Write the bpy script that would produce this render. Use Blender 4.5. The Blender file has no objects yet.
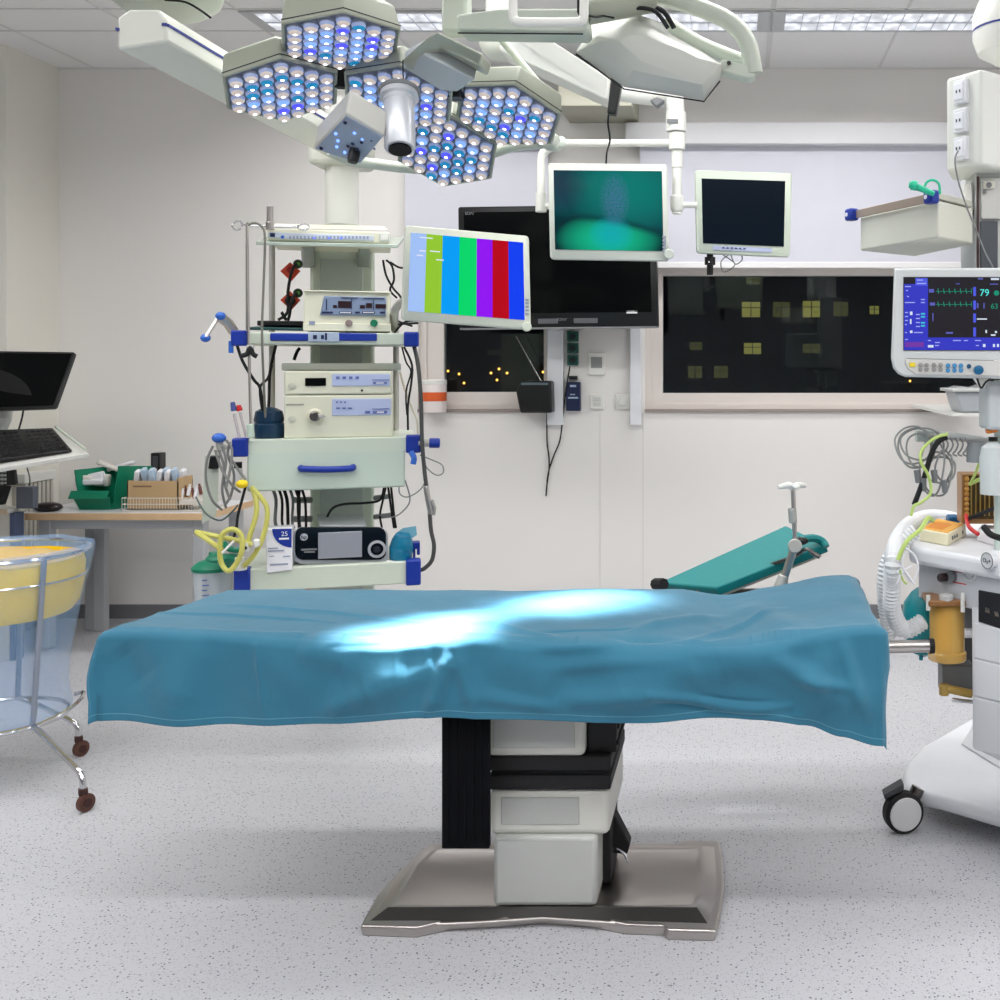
import bpy, bmesh, math, random
from mathutils import Vector, Matrix, Euler
random.seed(7)
R = math.radians
SC = bpy.context.scene
COL = SC.collection
F = 1100.0; PX = 735.0; PY = 365.0; CZ = 1.38

# ---------------------------------------------------------------- camera
cam_d = bpy.data.cameras.new('camera'); cam = bpy.data.objects.new('camera', cam_d); COL.objects.link(cam)
cam.location = (0, 0, CZ); cam.rotation_euler = (R(90), 0, 0)
cam_d.sensor_width = 36; cam_d.sensor_fit = 'HORIZONTAL'; cam_d.lens = F/1000*36
cam_d.shift_x = (500-PX)/1000; cam_d.shift_y = -(500-PY)/1000
cam_d.clip_start = 0.05; cam_d.clip_end = 200
SC.camera = cam
# ---------------------------------------------------------------- world: night outside
w = bpy.data.worlds.new('night'); SC.world = w; w.use_nodes = True
w.node_tree.nodes['Background'].inputs[0].default_value = (0.004, 0.005, 0.008, 1)
w.node_tree.nodes['Background'].inputs[1].default_value = 1.0
# ---------------------------------------------------------------- exposure
SC.view_settings.view_transform = 'Standard'; SC.view_settings.look = 'None'
SC.view_settings.gamma = 1; SC.view_settings.exposure = -0.12
SC.view_settings.use_curve_mapping = False
# ---------------------------------------------------------------- ceiling lamps' light (the fittings are built below)
CEIL_ROWS = [(3.25, 18), (1.45, 16), (-0.35, 16)]      # rows in front of the frame: depth, watts per fitting
CEIL_X = [-3.62, -2.4, -1.18, 0.04, 1.26, 2.48]
def area(name, loc, sx, sy, power, color=(1, .99, .985), spread=165, rot=(0, 0, 0)):
    l = bpy.data.lights.new(name, 'AREA'); l.shape = 'RECTANGLE'; l.size = sx; l.size_y = sy
    l.energy = power; l.color = color; l.spread = R(spread)
    o = bpy.data.objects.new(name, l); COL.objects.link(o); o.location = loc; o.rotation_euler = rot
    return o
for ry, pw in CEIL_ROWS:
    for k in range(0, 6, 1):
        if (k % 2) == 0: area('ceiling_lamp_glow', (CEIL_X[k]+.6, ry, 2.972), 2.2, .24, pw*1.7)
for k in (1, 2, 3):
    area('ceiling_lamp_glow', (-3.02+1.22*k+.02, 5.22, 2.952), 1.1, .2, 12, spread=155)

# ================================================================ helpers
FRAME = [None]                                  # (pivot, angle): things built square to a frame turned about the vertical
def P(px, py, Y):
    if FRAME[0] is None: return Vector(((px-PX)/F*Y, Y, CZ+(PY-py)/F*Y))
    pv, a = FRAME[0]; d = Vector(((px-PX)/F, 1, (PY-py)/F)); sa, ca = math.sin(a), math.cos(a)
    k = (Y-pv.y-sa*pv.x+ca*pv.y)/(ca*d.y-sa*d.x); W = Vector((0, 0, CZ))+d*k
    r = W-pv; return Vector((pv.x+ca*r.x+sa*r.y, pv.y-sa*r.x+ca*r.y, W.z))
def place(o, off):
    if FRAME[0] is None: o.location = off; return
    pv, a = FRAME[0]; r = off-pv; sa, ca = math.sin(a), math.cos(a)
    o.location = Vector((pv.x+ca*r.x-sa*r.y, pv.y+sa*r.x+ca*r.y, off.z)); o.rotation_euler = (0, 0, a)
def lin(c):
    c = c/255.0
    return c/12.92 if c <= 0.04045 else ((c+0.055)/1.055)**2.4
def rgb(r, g, b): return (lin(r), lin(g), lin(b), 1)
M = {}
def mat(name, col, rough=.5, metal=0, emit=0, ecol=None, trans=0, alpha=1, noise=0, nscale=8, bump=0, bscale=60, coat=0, ior=1.45):
    if name in M: return M[name]
    m = bpy.data.materials.new(name); m.use_nodes = True; nt = m.node_tree; b = nt.nodes['Principled BSDF']
    c = rgb(*col)
    b.inputs['Base Color'].default_value = c
    b.inputs['Roughness'].default_value = rough; b.inputs['Metallic'].default_value = metal
    b.inputs['Transmission Weight'].default_value = trans; b.inputs['Alpha'].default_value = alpha
    b.inputs['IOR'].default_value = ior; b.inputs['Coat Weight'].default_value = coat
    if emit:
        b.inputs['Emission Color'].default_value = rgb(*(ecol or col)); b.inputs['Emission Strength'].default_value = emit
    tc = nt.nodes.new('ShaderNodeTexCoord')
    n = nt.nodes.new('ShaderNodeTexNoise'); n.inputs['Scale'].default_value = nscale; n.inputs['Detail'].default_value = 3
    nt.links.new(tc.outputs['Object'], n.inputs['Vector'])
    mx = nt.nodes.new('ShaderNodeMix'); mx.data_type = 'RGBA'
    k = noise if noise else .03
    mx.inputs['A'].default_value = (c[0]*(1-k), c[1]*(1-k), c[2]*(1-k), 1)
    mx.inputs['B'].default_value = (min(1, c[0]*(1+k)), min(1, c[1]*(1+k)), min(1, c[2]*(1+k)), 1)
    nt.links.new(n.outputs['Fac'], mx.inputs['Factor']); nt.links.new(mx.outputs['Result'], b.inputs['Base Color'])
    if bump:
        n2 = nt.nodes.new('ShaderNodeTexNoise'); n2.inputs['Scale'].default_value = bscale
        nt.links.new(tc.outputs['Object'], n2.inputs['Vector'])
        bp = nt.nodes.new('ShaderNodeBump'); bp.inputs['Strength'].default_value = bump; bp.inputs['Distance'].default_value = .004
        nt.links.new(n2.outputs['Fac'], bp.inputs['Height']); nt.links.new(bp.outputs['Normal'], b.inputs['Normal'])
    M[name] = m
    return m
def N(m, t): return m.node_tree.nodes.new(t)

OFF = {}
class MB:
    """collects shapes, builds ONE mesh object"""
    def __init__(s): s.bm = bmesh.new(); s.mi = 0
    def _f(s, vs):
        try:
            f = s.bm.faces.new(vs); f.material_index = s.mi; return f
        except ValueError: return None
    def box(s, c, size, rot=None):
        c = Vector(c); hx, hy, hz = size[0]/2, size[1]/2, size[2]/2
        m = rot if isinstance(rot, Matrix) else (Euler(rot).to_matrix() if rot else Matrix.Identity(3))
        v = [s.bm.verts.new(c+m@Vector((x*hx, y*hy, z*hz))) for x in (-1, 1) for y in (-1, 1) for z in (-1, 1)]
        for q in ((0, 1, 3, 2), (4, 6, 7, 5), (0, 4, 5, 1), (2, 3, 7, 6), (0, 2, 6, 4), (1, 5, 7, 3)): s._f([v[i] for i in q])
        return s
    def bx(s, x0, x1, y0, y1, z0, z1): return s.box(((x0+x1)/2, (y0+y1)/2, (z0+z1)/2), (abs(x1-x0), abs(y1-y0), abs(z1-z0)))
    def pbox(s, px0, py0, px1, py1, Y, d):
        """box whose front face (at depth Y) covers these pixels and runs d back"""
        a = P(px0, py0, Y); b = P(px1, py1, Y)
        return s.bx(a.x, b.x, Y, Y+d, b.z, a.z)
    def loft(s, rings, cap=True, closed=True):
        vr = [[s.bm.verts.new(p) for p in r] for r in rings]
        n = len(vr[0])
        for a, b in zip(vr, vr[1:]):
            for i in range(n if closed else n-1):
                j = (i+1) % n; s._f([a[i], a[j], b[j], b[i]])
        if cap: s._f(list(reversed(vr[0]))); s._f(vr[-1])
        return s
    def prism(s, pts, vec):
        vec = Vector(vec); s.loft([[Vector(p) for p in pts], [Vector(p)+vec for p in pts]]); return s
    def pprism(s, pxs, Y, d): return s.prism([P(x, y, Y) for x, y in pxs], (0, d, 0))
    def frame(s, d):
        d = d.normalized(); a = Vector((0, 0, 1)) if abs(d.z) < .9 else Vector((1, 0, 0))
        u = d.cross(a).normalized(); return u, d.cross(u).normalized()
    def cyl(s, a, b, r, r2=None, n=16, cap=True):
        a = Vector(a); b = Vector(b); r2 = r if r2 is None else r2; u, v = s.frame(b-a)
        s.loft([[c+(u*math.cos(2*math.pi*i/n)+v*math.sin(2*math.pi*i/n))*q for i in range(n)] for c, q in ((a, r), (b, r2))], cap)
        return s
    def lathe(s, prof, c, axis=(0, 0, 1), n=24, cap=True, mis=None):
        c = Vector(c); ax = Vector(axis).normalized(); u, v = s.frame(ax)
        rings = [[c+ax*h+(u*math.cos(2*math.pi*i/n)+v*math.sin(2*math.pi*i/n))*max(r, 1e-4) for i in range(n)] for r, h in prof]
        if mis is None: s.loft(rings, cap)
        else:
            vr = [[s.bm.verts.new(p) for p in r] for r in rings]
            for k, (a, b) in enumerate(zip(vr, vr[1:])):
                s.mi = mis[k]
                for i in range(n): j = (i+1) % n; s._f([a[i], a[j], b[j], b[i]])
            s._f(vr[-1])
            s.mi = 0
        return s
    def sph(s, c, r, n=14, sc=(1, 1, 1)):
        c = Vector(c); prof = []
        rings = []
        for k in range(n//2+1):
            t = math.pi*k/(n//2); rr = max(math.sin(t), 1e-3)*r; h = -math.cos(t)*r
            rings.append([c+Vector((math.cos(2*math.pi*i/n)*rr*sc[0], math.sin(2*math.pi*i/n)*rr*sc[1], h*sc[2])) for i in range(n)])
        s.loft(rings); return s
    def tube(s, pts, r, n=8, smooth=4, closed=False):
        pts = [Vector(p) for p in pts]
        if smooth and len(pts) > 2:
            q = []; L = len(pts); rng = range(L if closed else L-1)
            for i in rng:
                if closed: p0, p1, p2, p3 = pts[(i-1) % L], pts[i], pts[(i+1) % L], pts[(i+2) % L]
                else: p0, p1, p2, p3 = pts[max(i-1, 0)], pts[i], pts[i+1], pts[min(i+2, L-1)]
                for k in range(smooth):
                    t = k/smooth
                    q.append(.5*((2*p1)+(-p0+p2)*t+(2*p0-5*p1+4*p2-p3)*t*t+(-p0+3*p1-3*p2+p3)*t**3))
            if not closed: q.append(pts[-1])
            pts = q
        L = len(pts); rings = []; u = None
        for i, p in enumerate(pts):
            if closed: d = pts[(i+1) % L]-pts[i-1]
            else: d = pts[min(i+1, L-1)]-pts[max(i-1, 0)]
            if d.length < 1e-9: d = Vector((0, 0, 1))
            d.normalize()
            if u is None: u, v = s.frame(d)
            else:
                u = (u-d*u.dot(d))
                if u.length < 1e-6: u, v = s.frame(d)
                u.normalize(); v = d.cross(u).normalized()
            rr = r(i/(L-1)) if callable(r) else r
            rings.append([p+(u*math.cos(2*math.pi*k/n)+v*math.sin(2*math.pi*k/n))*rr for k in range(n)])
        if closed: rings.append(rings[0])
        s.loft(rings, cap=not closed); return s
    def ptube(s, pts, r, **k): return s.tube([P(*p) for p in pts], r, **k)
    def slab(s, c4, th):
        """quad (four world corners) thickened by th along its own normal"""
        c = [Vector(p) for p in c4]; n = (c[1]-c[0]).cross(c[3]-c[0]).normalized()
        s.loft([c, [p+n*th for p in c]]); return s
    def build(s, name, m, parent=None, loc=None, bevel=0, seg=2, smooth=None, label=None, stuff=False):
        bm = s.bm; bmesh.ops.remove_doubles(bm, verts=bm.verts, dist=1e-6)
        bmesh.ops.recalc_face_normals(bm, faces=bm.faces)
        if parent is not None: off = OFF[parent]
        elif loc == 'base' or loc is None:
            xs = [v.co.x for v in bm.verts]; ys = [v.co.y for v in bm.verts]; zs = [v.co.z for v in bm.verts]
            off = Vector(((min(xs)+max(xs))/2, (min(ys)+max(ys))/2, min(zs)))
        else: off = Vector(loc)
        for v in bm.verts: v.co -= off
        me = bpy.data.meshes.new(name); bm.to_mesh(me); bm.free()
        for mm in (m if isinstance(m, (list, tuple)) else [m]): me.materials.append(mm)
        o = bpy.data.objects.new(name, me); COL.objects.link(o)
        OFF[o] = off
        if parent is not None: o.parent = parent
        else: place(o, off)
        if bevel:
            b = o.modifiers.new('bevel', 'BEVEL'); b.width = bevel; b.segments = seg; b.limit_method = 'ANGLE'; b.angle_limit = R(35)
        if smooth is None: smooth = True
        if smooth:
            for p in me.polygons: p.use_smooth = True
            try: me.set_sharp_from_angle(angle=R(38))
            except Exception: pass
        if label: o['label'] = label
        if stuff: o['kind'] = 'stuff'
        return o
def thing(name, label, cat, loc, group=None):
    o = bpy.data.objects.new(name, None); COL.objects.link(o); place(o, Vector(loc)); o.empty_display_size = .1
    OFF[o] = Vector(loc); o['label'] = label; o['category'] = cat
    if group: o['group'] = group
    return o
def tag(o, label, cat, group=None, kind=None):
    o['label'] = label; o['category'] = cat
    if group: o['group'] = group
    if kind: o['kind'] = kind
    return o
def struct(o): o['kind'] = 'structure'; return o
def text(body, size, p, m, parent, name='lettering', rot=(90, 0, 0), th=.0006, align='CENTER', mtx=None):
    cu = bpy.data.curves.new('t', 'FONT'); cu.body = body; cu.size = size; cu.extrude = th; cu.align_x = align; cu.align_y = 'CENTER'
    t = bpy.data.objects.new('t', cu); COL.objects.link(t)
    bpy.context.view_layer.update()
    me = bpy.data.meshes.new_from_object(t); bpy.data.objects.remove(t)
    me.transform((mtx.to_4x4() if mtx else Euler([R(a) for a in rot]).to_matrix().to_4x4()))
    me.transform(Matrix.Translation(Vector(p)-OFF[parent]))
    me.materials.clear(); me.materials.append(m)
    o = bpy.data.objects.new(name, me); COL.objects.link(o); o.parent = parent; OFF[o] = OFF[parent]
    return o
def copy_tree(o, parent=None):
    c = o.copy(); COL.objects.link(c); OFF[c] = OFF[o]
    if parent is not None: c.parent = parent
    for ch in list(o.children): copy_tree(ch, c)
    return c

# ================================================================ materials
WALL = mat('wall_paint', (236, 233, 229), .55, noise=.015, nscale=2)
WALL2 = mat('side_wall_paint', (232, 229, 219), .55, noise=.02, nscale=2)
WHITE = mat('white_lacquer', (232, 232, 226), .35)
OFFW = mat('offwhite_enamel', (222, 224, 210), .35)
CREAM = mat('cream_device_shell', (222, 221, 200), .4)
SAGE = mat('pale_sage_enamel', (205, 214, 198), .38)
SAGED = mat('sage_grey_enamel', (168, 176, 160), .4)
GREYG = mat('grey_green_housing', (158, 163, 148), .4)
LGREY = mat('light_grey_plastic', (196, 198, 196), .4)
MGREY = mat('mid_grey_plastic', (120, 122, 124), .45)
DGREY = mat('dark_grey_plastic', (60, 62, 66), .45)
BLACK = mat('black_plastic', (16, 16, 18), .35)
BLACKM = mat('black_rubber', (20, 20, 22), .7)
GLOSSB = mat('black_screen_glass', (4, 5, 6), .12); GLOSSB.node_tree.nodes['Principled BSDF'].inputs['Specular IOR Level'].default_value = .15
BLUE = mat('royal_blue_plastic', (20, 50, 150), .35)
BLUEL = mat('bright_blue_knob', (48, 100, 190), .35)
NAVY = mat('navy_plastic', (20, 32, 70), .4)
STEEL = mat('brushed_steel', (190, 184, 180), .28, 1, noise=.08, nscale=3)
STEELD = mat('dark_steel', (110, 106, 102), .3, 1)
CHROME = mat('chrome', (215, 215, 218), .12, 1)
ALU = mat('matt_aluminium', (190, 188, 182), .45, .6)
WOOD = mat('pale_wood_edge', (214, 180, 140), .5, noise=.1, nscale=20)
TEAL = mat('teal_upholstery', (12, 124, 124), .5, bump=.15, bscale=90)
GREEN = mat('green_plastic', (16, 128, 96), .4)
MINT = mat('mint_green_plastic', (40, 190, 150), .35)
ORANGE = mat('orange_label', (224, 96, 44), .5)
YELLOW = mat('yellow_plastic', (250, 214, 30), .5)
RED = mat('red_plastic', (200, 30, 34), .4)
CARD = mat('brown_cardboard', (190, 160, 118), .7, noise=.06)
PAPER = mat('white_paper', (236, 236, 240), .6)
AMBER = mat('amber_clear_plastic', (248, 200, 104), .12, alpha=.55)
YTUBE = mat('pale_yellow_tubing', (214, 210, 110), .3, trans=.2)
GTUBE = mat('yellow_green_tubing', (190, 214, 120), .35)
CLEAR = mat('clear_plastic', (235, 240, 242), .12, alpha=.35)
LILAC = mat('lilac_roller_blind', (212, 212, 222), .7)
GREYC = mat('grey_cable_rubber', (128, 130, 130), .5)
def screen(name, col, e=1.0):
    m_ = mat(name, (4, 4, 4), .3, emit=e, ecol=col); m_.node_tree.nodes['Principled BSDF'].inputs['Specular IOR Level'].default_value = .15; return m_

# ================================================================ structure
m = bpy.data.materials.new('speckled_vinyl_floor'); m.use_nodes = True; nt = m.node_tree; b = nt.nodes['Principled BSDF']
tc = N(m, 'ShaderNodeTexCoord')
def speck(scale, thr, seedv):
    mp = N(m, 'ShaderNodeMapping'); mp.inputs['Location'].default_value = (seedv, seedv*2, 0); nt.links.new(tc.outputs['Object'], mp.inputs['Vector'])
    v = N(m, 'ShaderNodeTexVoronoi'); v.inputs['Scale'].default_value = scale; nt.links.new(mp.outputs['Vector'], v.inputs['Vector'])
    lt = N(m, 'ShaderNodeMath'); lt.operation = 'LESS_THAN'; lt.inputs[1].default_value = thr; nt.links.new(v.outputs['Distance'], lt.inputs[0])
    sp = N(m, 'ShaderNodeSeparateColor'); nt.links.new(v.outputs['Color'], sp.inputs['Color'])
    g = N(m, 'ShaderNodeMath'); g.operation = 'GREATER_THAN'; g.inputs[1].default_value = .45; nt.links.new(sp.outputs[0], g.inputs[0])
    mu = N(m, 'ShaderNodeMath'); mu.operation = 'MULTIPLY'; nt.links.new(lt.outputs[0], mu.inputs[0]); nt.links.new(g.outputs[0], mu.inputs[1])
    return mu.outputs[0]
def mixc(a, bcol, fac):
    x = N(m, 'ShaderNodeMix'); x.data_type = 'RGBA'; nt.links.new(fac, x.inputs['Factor'])
    if isinstance(a, tuple): x.inputs['A'].default_value = a
    else: nt.links.new(a, x.inputs['A'])
    x.inputs['B'].default_value = bcol; return x.outputs['Result']
nz = N(m, 'ShaderNodeTexNoise'); nz.inputs['Scale'].default_value = 1.3; nt.links.new(tc.outputs['Object'], nz.inputs['Vector'])
c1 = mixc(rgb(196, 196, 200), rgb(188, 189, 194), nz.outputs['Fac'])
c1 = mixc(c1, rgb(158, 158, 166), speck(170, .3, 0))
c1 = mixc(c1, rgb(92, 94, 104), speck(88, .22, 3.1))
c1 = mixc(c1, rgb(186, 184, 182), speck(60, .2, 7.7))
nt.links.new(c1, b.inputs['Base Color']); b.inputs['Roughness'].default_value = .42; b.inputs['Specular IOR Level'].default_value = .3
FLOOR = m
X0, X1, YB, Y0, H = -6.6, 3.2, 6.0, -2.6, 3.0
struct(MB().bx(X0, X1, Y0, YB+.3, -.1, 0).build('floor', FLOOR, smooth=False))
CEILM = mat('ceiling_tile', (240, 239, 238), .8, noise=.02, nscale=30)
struct(MB().bx(X0, X1, Y0, YB+.3, H, H+.12).build('ceiling', CEILM, smooth=False))
# back wall with two window openings
wz0, wz1 = P(0, 410, 6).z, P(0, 268, 6).z
wlx0, wlx1 = P(418, 0, 6).x, P(549, 0, 6).x
wrx0, wrx1 = P(645, 0, 6).x, P(1040, 0, 6).x
wb = MB()
wb.bx(-3.69, X1, 6, 6.3, 0, wz0); wb.bx(-3.69, X1, 6, 6.3, wz1, H)
wb.bx(-3.69, wlx0, 6, 6.3, wz0, wz1); wb.bx(wlx1, wrx0, 6, 6.3, wz0, wz1); wb.bx(wrx1, X1, 6, 6.3, wz0, wz1)
struct(wb.build('wall_back', WALL, smooth=False))
struct(MB().bx(X0, -3.69, 5.57, 6.3, 0, H).build('wall_left', WALL2, smooth=False))
struct(MB().bx(X0-.1, X0, Y0, YB, 0, H).build('wall_far_left', WALL2, smooth=False))
struct(MB().bx(X1, X1+.1, Y0, YB+.3, 0, H).build('wall_right', WALL, smooth=False))
struct(MB().bx(X0, X1, Y0-.1, Y0, 0, H).build('wall_front', mat('rear_wall_paint', (150, 152, 156), .6), smooth=False))
BASE = mat('grey_vinyl_skirting', (120, 120, 124), .5)
struct(MB().bx(-3.69, X1, 5.985, 6, 0, .075).build('baseboard_back', BASE))
struct(MB().bx(-3.69, -3.675, 5.57, 6, 0, .075).bx(X0, -3.69, 5.555, 5.57, 0, .075).build('baseboard_left', BASE))
# ceiling grid
g = MB(); TB = mat('ceiling_t_bar', (222, 221, 219), .5)
s = .611
k = -12
x = .175-12*s
while x < X1:
    if x > X0:
        wd = .012 if abs(x-.175) > .01 else .022
        g.bx(x-wd/2, x+wd/2, Y0, YB if x > -3.69 else 5.57, H-.004, H)
    x += s
yy = 6.0-.011
for yv in (5.33, 5.0, 4.435, 3.82, 3.2, 2.0, .8, -.4, -1.6): g.bx(X0, X1, yv-.006, yv+.006, H-.004, H)
g.bx(-3.69, X1, 5.99, 6.0, H-.008, H)
struct(g.build('trim_1', TB, smooth=False))
# faint wall panel seams
g = MB(); 
for px in (600, 643): g.bx(P(px, 0, 6).x-.0015, P(px, 0, 6).x+.0015, 5.998, 6, .075, wz0-.02)
struct(g.build('trim_2', mat('wall_seam', (212, 210, 205), .6), smooth=False))
# sills
FRM = mat('window_frame_paint', (226, 218, 212), .4)
def window(n, x0, x1, gl_px0, gl_px1, gy0, gy1, splits):
    root_m = MB()
    gx0, gx1 = P(gl_px0, 0, 6.08).x, P(gl_px1, 0, 6.08).x
    gz0, gz1 = P(0, gy1, 6.08).z, P(0, gy0, 6.08).z
    mb = MB()
    mb.bx(x0+.0352, x1-.0352, 6.0405, 6.14, wz0, wz0+.03); mb.bx(x0+.0352, x1-.0352, 6.0405, 6.14, wz1-.03, wz1)
    mb.bx(x0, x0+.035, 6.04, 6.14, wz0, wz1); mb.bx(x1-.035, x1, 6.04, 6.14, wz0, wz1)
    fr = struct(mb.build('window_%d' % n, FRM))
    sh = MB()
    sh.bx(x0+.035, gx0, 6.055, 6.12, wz0+.03, wz1-.03); sh.bx(gx1, x1-.035, 6.055, 6.12, wz0+.03, wz1-.03)
    sh.bx(gx0, gx1, 6.055, 6.12, wz0+.03, gz0); sh.bx(gx0, gx1, 6.055, 6.12, gz1, wz1-.03)
    sh.build('window_sash', FRM, fr)
    MB().bx(gx0, gx1, 6.085, 6.095, gz0, gz1).build('window_pane', GLASS, fr, smooth=False)
    sl = MB().bx(x0, x1, 5.985, 6.06, wz0-.012, wz0+.004)
    sl.build('window_sill', mat('window_sill_paint', (150, 138, 132), .5), fr)
    return fr
g_ = bpy.data.materials.new('window_glass'); g_.use_nodes = True; nt = g_.node_tree
for n_ in list(nt.nodes):
    if n_.type == 'BSDF_PRINCIPLED': nt.nodes.remove(n_)
out = [n_ for n_ in nt.nodes if n_.type == 'OUTPUT_MATERIAL'][0]
fr_ = nt.nodes.new('ShaderNodeFresnel'); fr_.inputs['IOR'].default_value = 1.45
gl = nt.nodes.new('ShaderNodeBsdfGlossy'); gl.inputs['Roughness'].default_value = .0; gl.inputs['Color'].default_value = (.8, .85, .9, 1)
tr = nt.nodes.new('ShaderNodeBsdfTransparent'); tr.inputs['Color'].default_value = (.8, .85, .85, 1)
mx = nt.nodes.new('ShaderNodeMixShader')
nt.links.new(fr_.outputs[0], mx.inputs[0]); nt.links.new(tr.outputs[0], mx.inputs[1]); nt.links.new(gl.outputs[0], mx.inputs[2]); nt.links.new(mx.outputs[0], out.inputs[0])
GLASS = g_
window(1, wlx0, wlx1, 445, 546, 290, 392, 0)
window(2, wrx0, wrx1, 663, 1018, 276, 393, 0)

# night building outside, with lit windows
t = thing('office_building', 'dark building across the street with some lit yellow windows, seen through the wide window', 'building', P(800, 500, 26)+Vector((0, 0, -2)))
MB().bx(-30, 22, 26, 36, -6, 16).build('facade', mat('night_facade', (26, 27, 32), .8), t, smooth=False)
LIT = screen('lit_window', (178, 170, 90), .6); LITD = screen('dim_lit_window', (120, 116, 70), .4)
for (a, b_, c, d, mm) in ((742, 302, 760, 317, LIT), (773, 302, 790, 317, LITD), (803, 301, 820, 317, LIT), (834, 302, 848, 316, LITD),
                        (746, 277, 760, 284, LITD), (744, 343, 761, 354, LIT), (803, 344, 820, 353, LITD), (688, 366, 702, 378, LITD), (714, 366, 728, 378, LITD),
                        (690, 342, 702, 350, LITD), (870, 306, 879, 314, LIT)):
    q = MB().pbox(a, b_, c, d, 25.95, .06).build('window', mm, t, smooth=False)
    MB().pbox((a+c)/2-.4, b_, (a+c)/2+.4, d, 25.9, .04).pbox(a, b_+(d-b_)*.35, c, b_+(d-b_)*.35+.7, 25.9, .04).build('glazing_bar', BLACK, q, smooth=False)
for i, (px, py) in enumerate(((464, 383), (459, 374), (491, 373), (499, 369), (507, 373), (497, 380), (448, 371), (543, 372), (910, 381))):
    MB().sph(P(px, py, 25.93), .03, 8).build('facade_lamp', screen('sodium_lamp', (255, 170, 70), 5), t, label='tiny glowing orange lamp')

# ---------------------------------------------------------------- blinds, cassette, wall trunking
t = thing('roller_blind', 'wide lilac-white roller blind over the right window, with long cassette', 'blind', P(800, 268, 5.94))
MB().pbox(625, 122, 1010, 144, 5.9, .1).build('cassette', mat('blind_cassette', (224, 224, 226), .4), t, bevel=.006)
MB().pbox(640, 144, 1008, 266, 5.955, .006).build('fabric', LILAC, t, smooth=False)
MB().pbox(640, 262, 1008, 268, 5.948, .02).build('bottom_bar', mat('blind_bar', (236, 234, 234), .4), t, bevel=.003)
t = thing('roller_blind', 'narrower lilac-white roller blind over the left window behind the large black television', 'blind', P(475, 268, 5.94))
MB().pbox(398, 124, 552, 145, 5.9, .1).build('cassette', M['blind_cassette'], t, bevel=.006)
MB().pbox(405, 145, 548, 266, 5.955, .006).build('fabric', LILAC, t, smooth=False)
MB().pbox(405, 262, 548, 268, 5.948, .02).build('bottom_bar', M['blind_bar'], t, bevel=.003)
for i, (a, b_, c, d) in enumerate(((547, 320, 563, 425), (630, 320, 641, 425))):
    tag(MB().pbox(a, b_, c, d, 5.955, .045).build('cable_duct', mat('white_trunking', (232, 234, 238), .35), bevel=.003),
        ['wider white vertical cable duct on the wall, left one under the television', 'narrow white vertical cable duct on the wall, right one under the television'][i], 'cable duct')
tag(MB().pbox(558, 73, 632, 106, 5.6, .4).build('duct_box', mat('duct_box_paint', (176, 174, 158), .6), bevel=.004), 'grey-beige boxed duct high on the back wall behind the hanging lamps', 'duct')
t = thing('hanging_receiver', 'slim black box hanging below the turned away lamp, with thin black cable', 'receiver', P(613, 114, 3.6))
MB().prism([P(611, 77, 3.6), P(622, 80, 3.6), P(616, 114, 3.6), P(607, 113, 3.6)], (0, .04, 0)).build('cabinet', BLACK, t, bevel=.004)
MB().ptube([(609, 112, 3.62), (608, 124, 3.66), (610, 140, 3.75), (607, 152, 3.85), (606, 168, 3.96), (606, 200, 4.0)], .0032).build('cable', BLACKM, t)

# ---------------------------------------------------------------- ceiling luminaires
LOUV = mat('louvre_metal', (200, 202, 206), .3, .3)
dm = bpy.data.materials.new('prismatic_diffuser'); dm.use_nodes = True; nt = dm.node_tree; b = nt.nodes['Principled BSDF']
tc = nt.nodes.new('ShaderNodeTexCoord'); v = nt.nodes.new('ShaderNodeTexVoronoi'); v.inputs['Scale'].default_value = 26
mp = nt.nodes.new('ShaderNodeMapping'); mp.inputs['Scale'].default_value = (1, .6, 1)
nt.links.new(tc.outputs['Object'], mp.inputs[0]); nt.links.new(mp.outputs[0], v.inputs['Vector'])
cr = nt.nodes.new('ShaderNodeMapRange'); cr.inputs['From Max'].default_value = .7; cr.inputs['To Min'].default_value = 1.35; cr.inputs['To Max'].default_value = .5
nt.links.new(v.outputs['Distance'], cr.inputs['Value']); nt.links.new(cr.outputs[0], b.inputs['Emission Strength'])
b.inputs['Emission Color'].default_value = (.86, .9, 1, 1); b.inputs['Base Color'].default_value = (.5, .5, .5, 1)
DIFF = dm
def luminaire(x0, y0, label, group=None):
    t = thing('ceiling_light', label, 'ceiling light', (x0+.61, y0+.15, H-.02), group)
    fr = MB(); fr.bx(x0, x0+1.21, y0, y0+.022, H-.012, H-.001); fr.bx(x0, x0+1.21, y0+.278, y0+.3, H-.012, H-.001)
    fr.bx(x0, x0+.06, y0+.022, y0+.278, H-.012, H-.001); fr.bx(x0+1.15, x0+1.21, y0+.022, y0+.278, H-.012, H-.001)
    fr.build('frame', mat('luminaire_frame', (196, 198, 198), .4), t)
    MB().bx(x0+.06, x0+1.15, y0+.022, y0+.278, H-.009, H-.005).build('diffuser', DIFF, t, smooth=False)
    lv = MB(); lv.bx(x0+.06, x0+1.15, y0+.146, y0+.152, H-.016, H-.0095)
    for k in range(1, 14): lv.bx(x0+.06+k*.078-.0012, x0+.06+k*.078+.0012, y0+.022, y0+.278, H-.015, H-.0095)
    lv.build('louvre', LOUV, t, smooth=False)
    return t
LB = ['recessed ceiling light above the left hexagonal lamp heads, half hidden by them', 'recessed ceiling light in the middle behind the curved white lamp arm', 'rightmost visible recessed ceiling light with prismatic panel, above the right window']
base = luminaire(.175-1.22*2, 5.015, LB[0])
for k in (1, 2):
    c = copy_tree(base); c.location.x += 1.22*k; c['label'] = LB[k]
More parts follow.
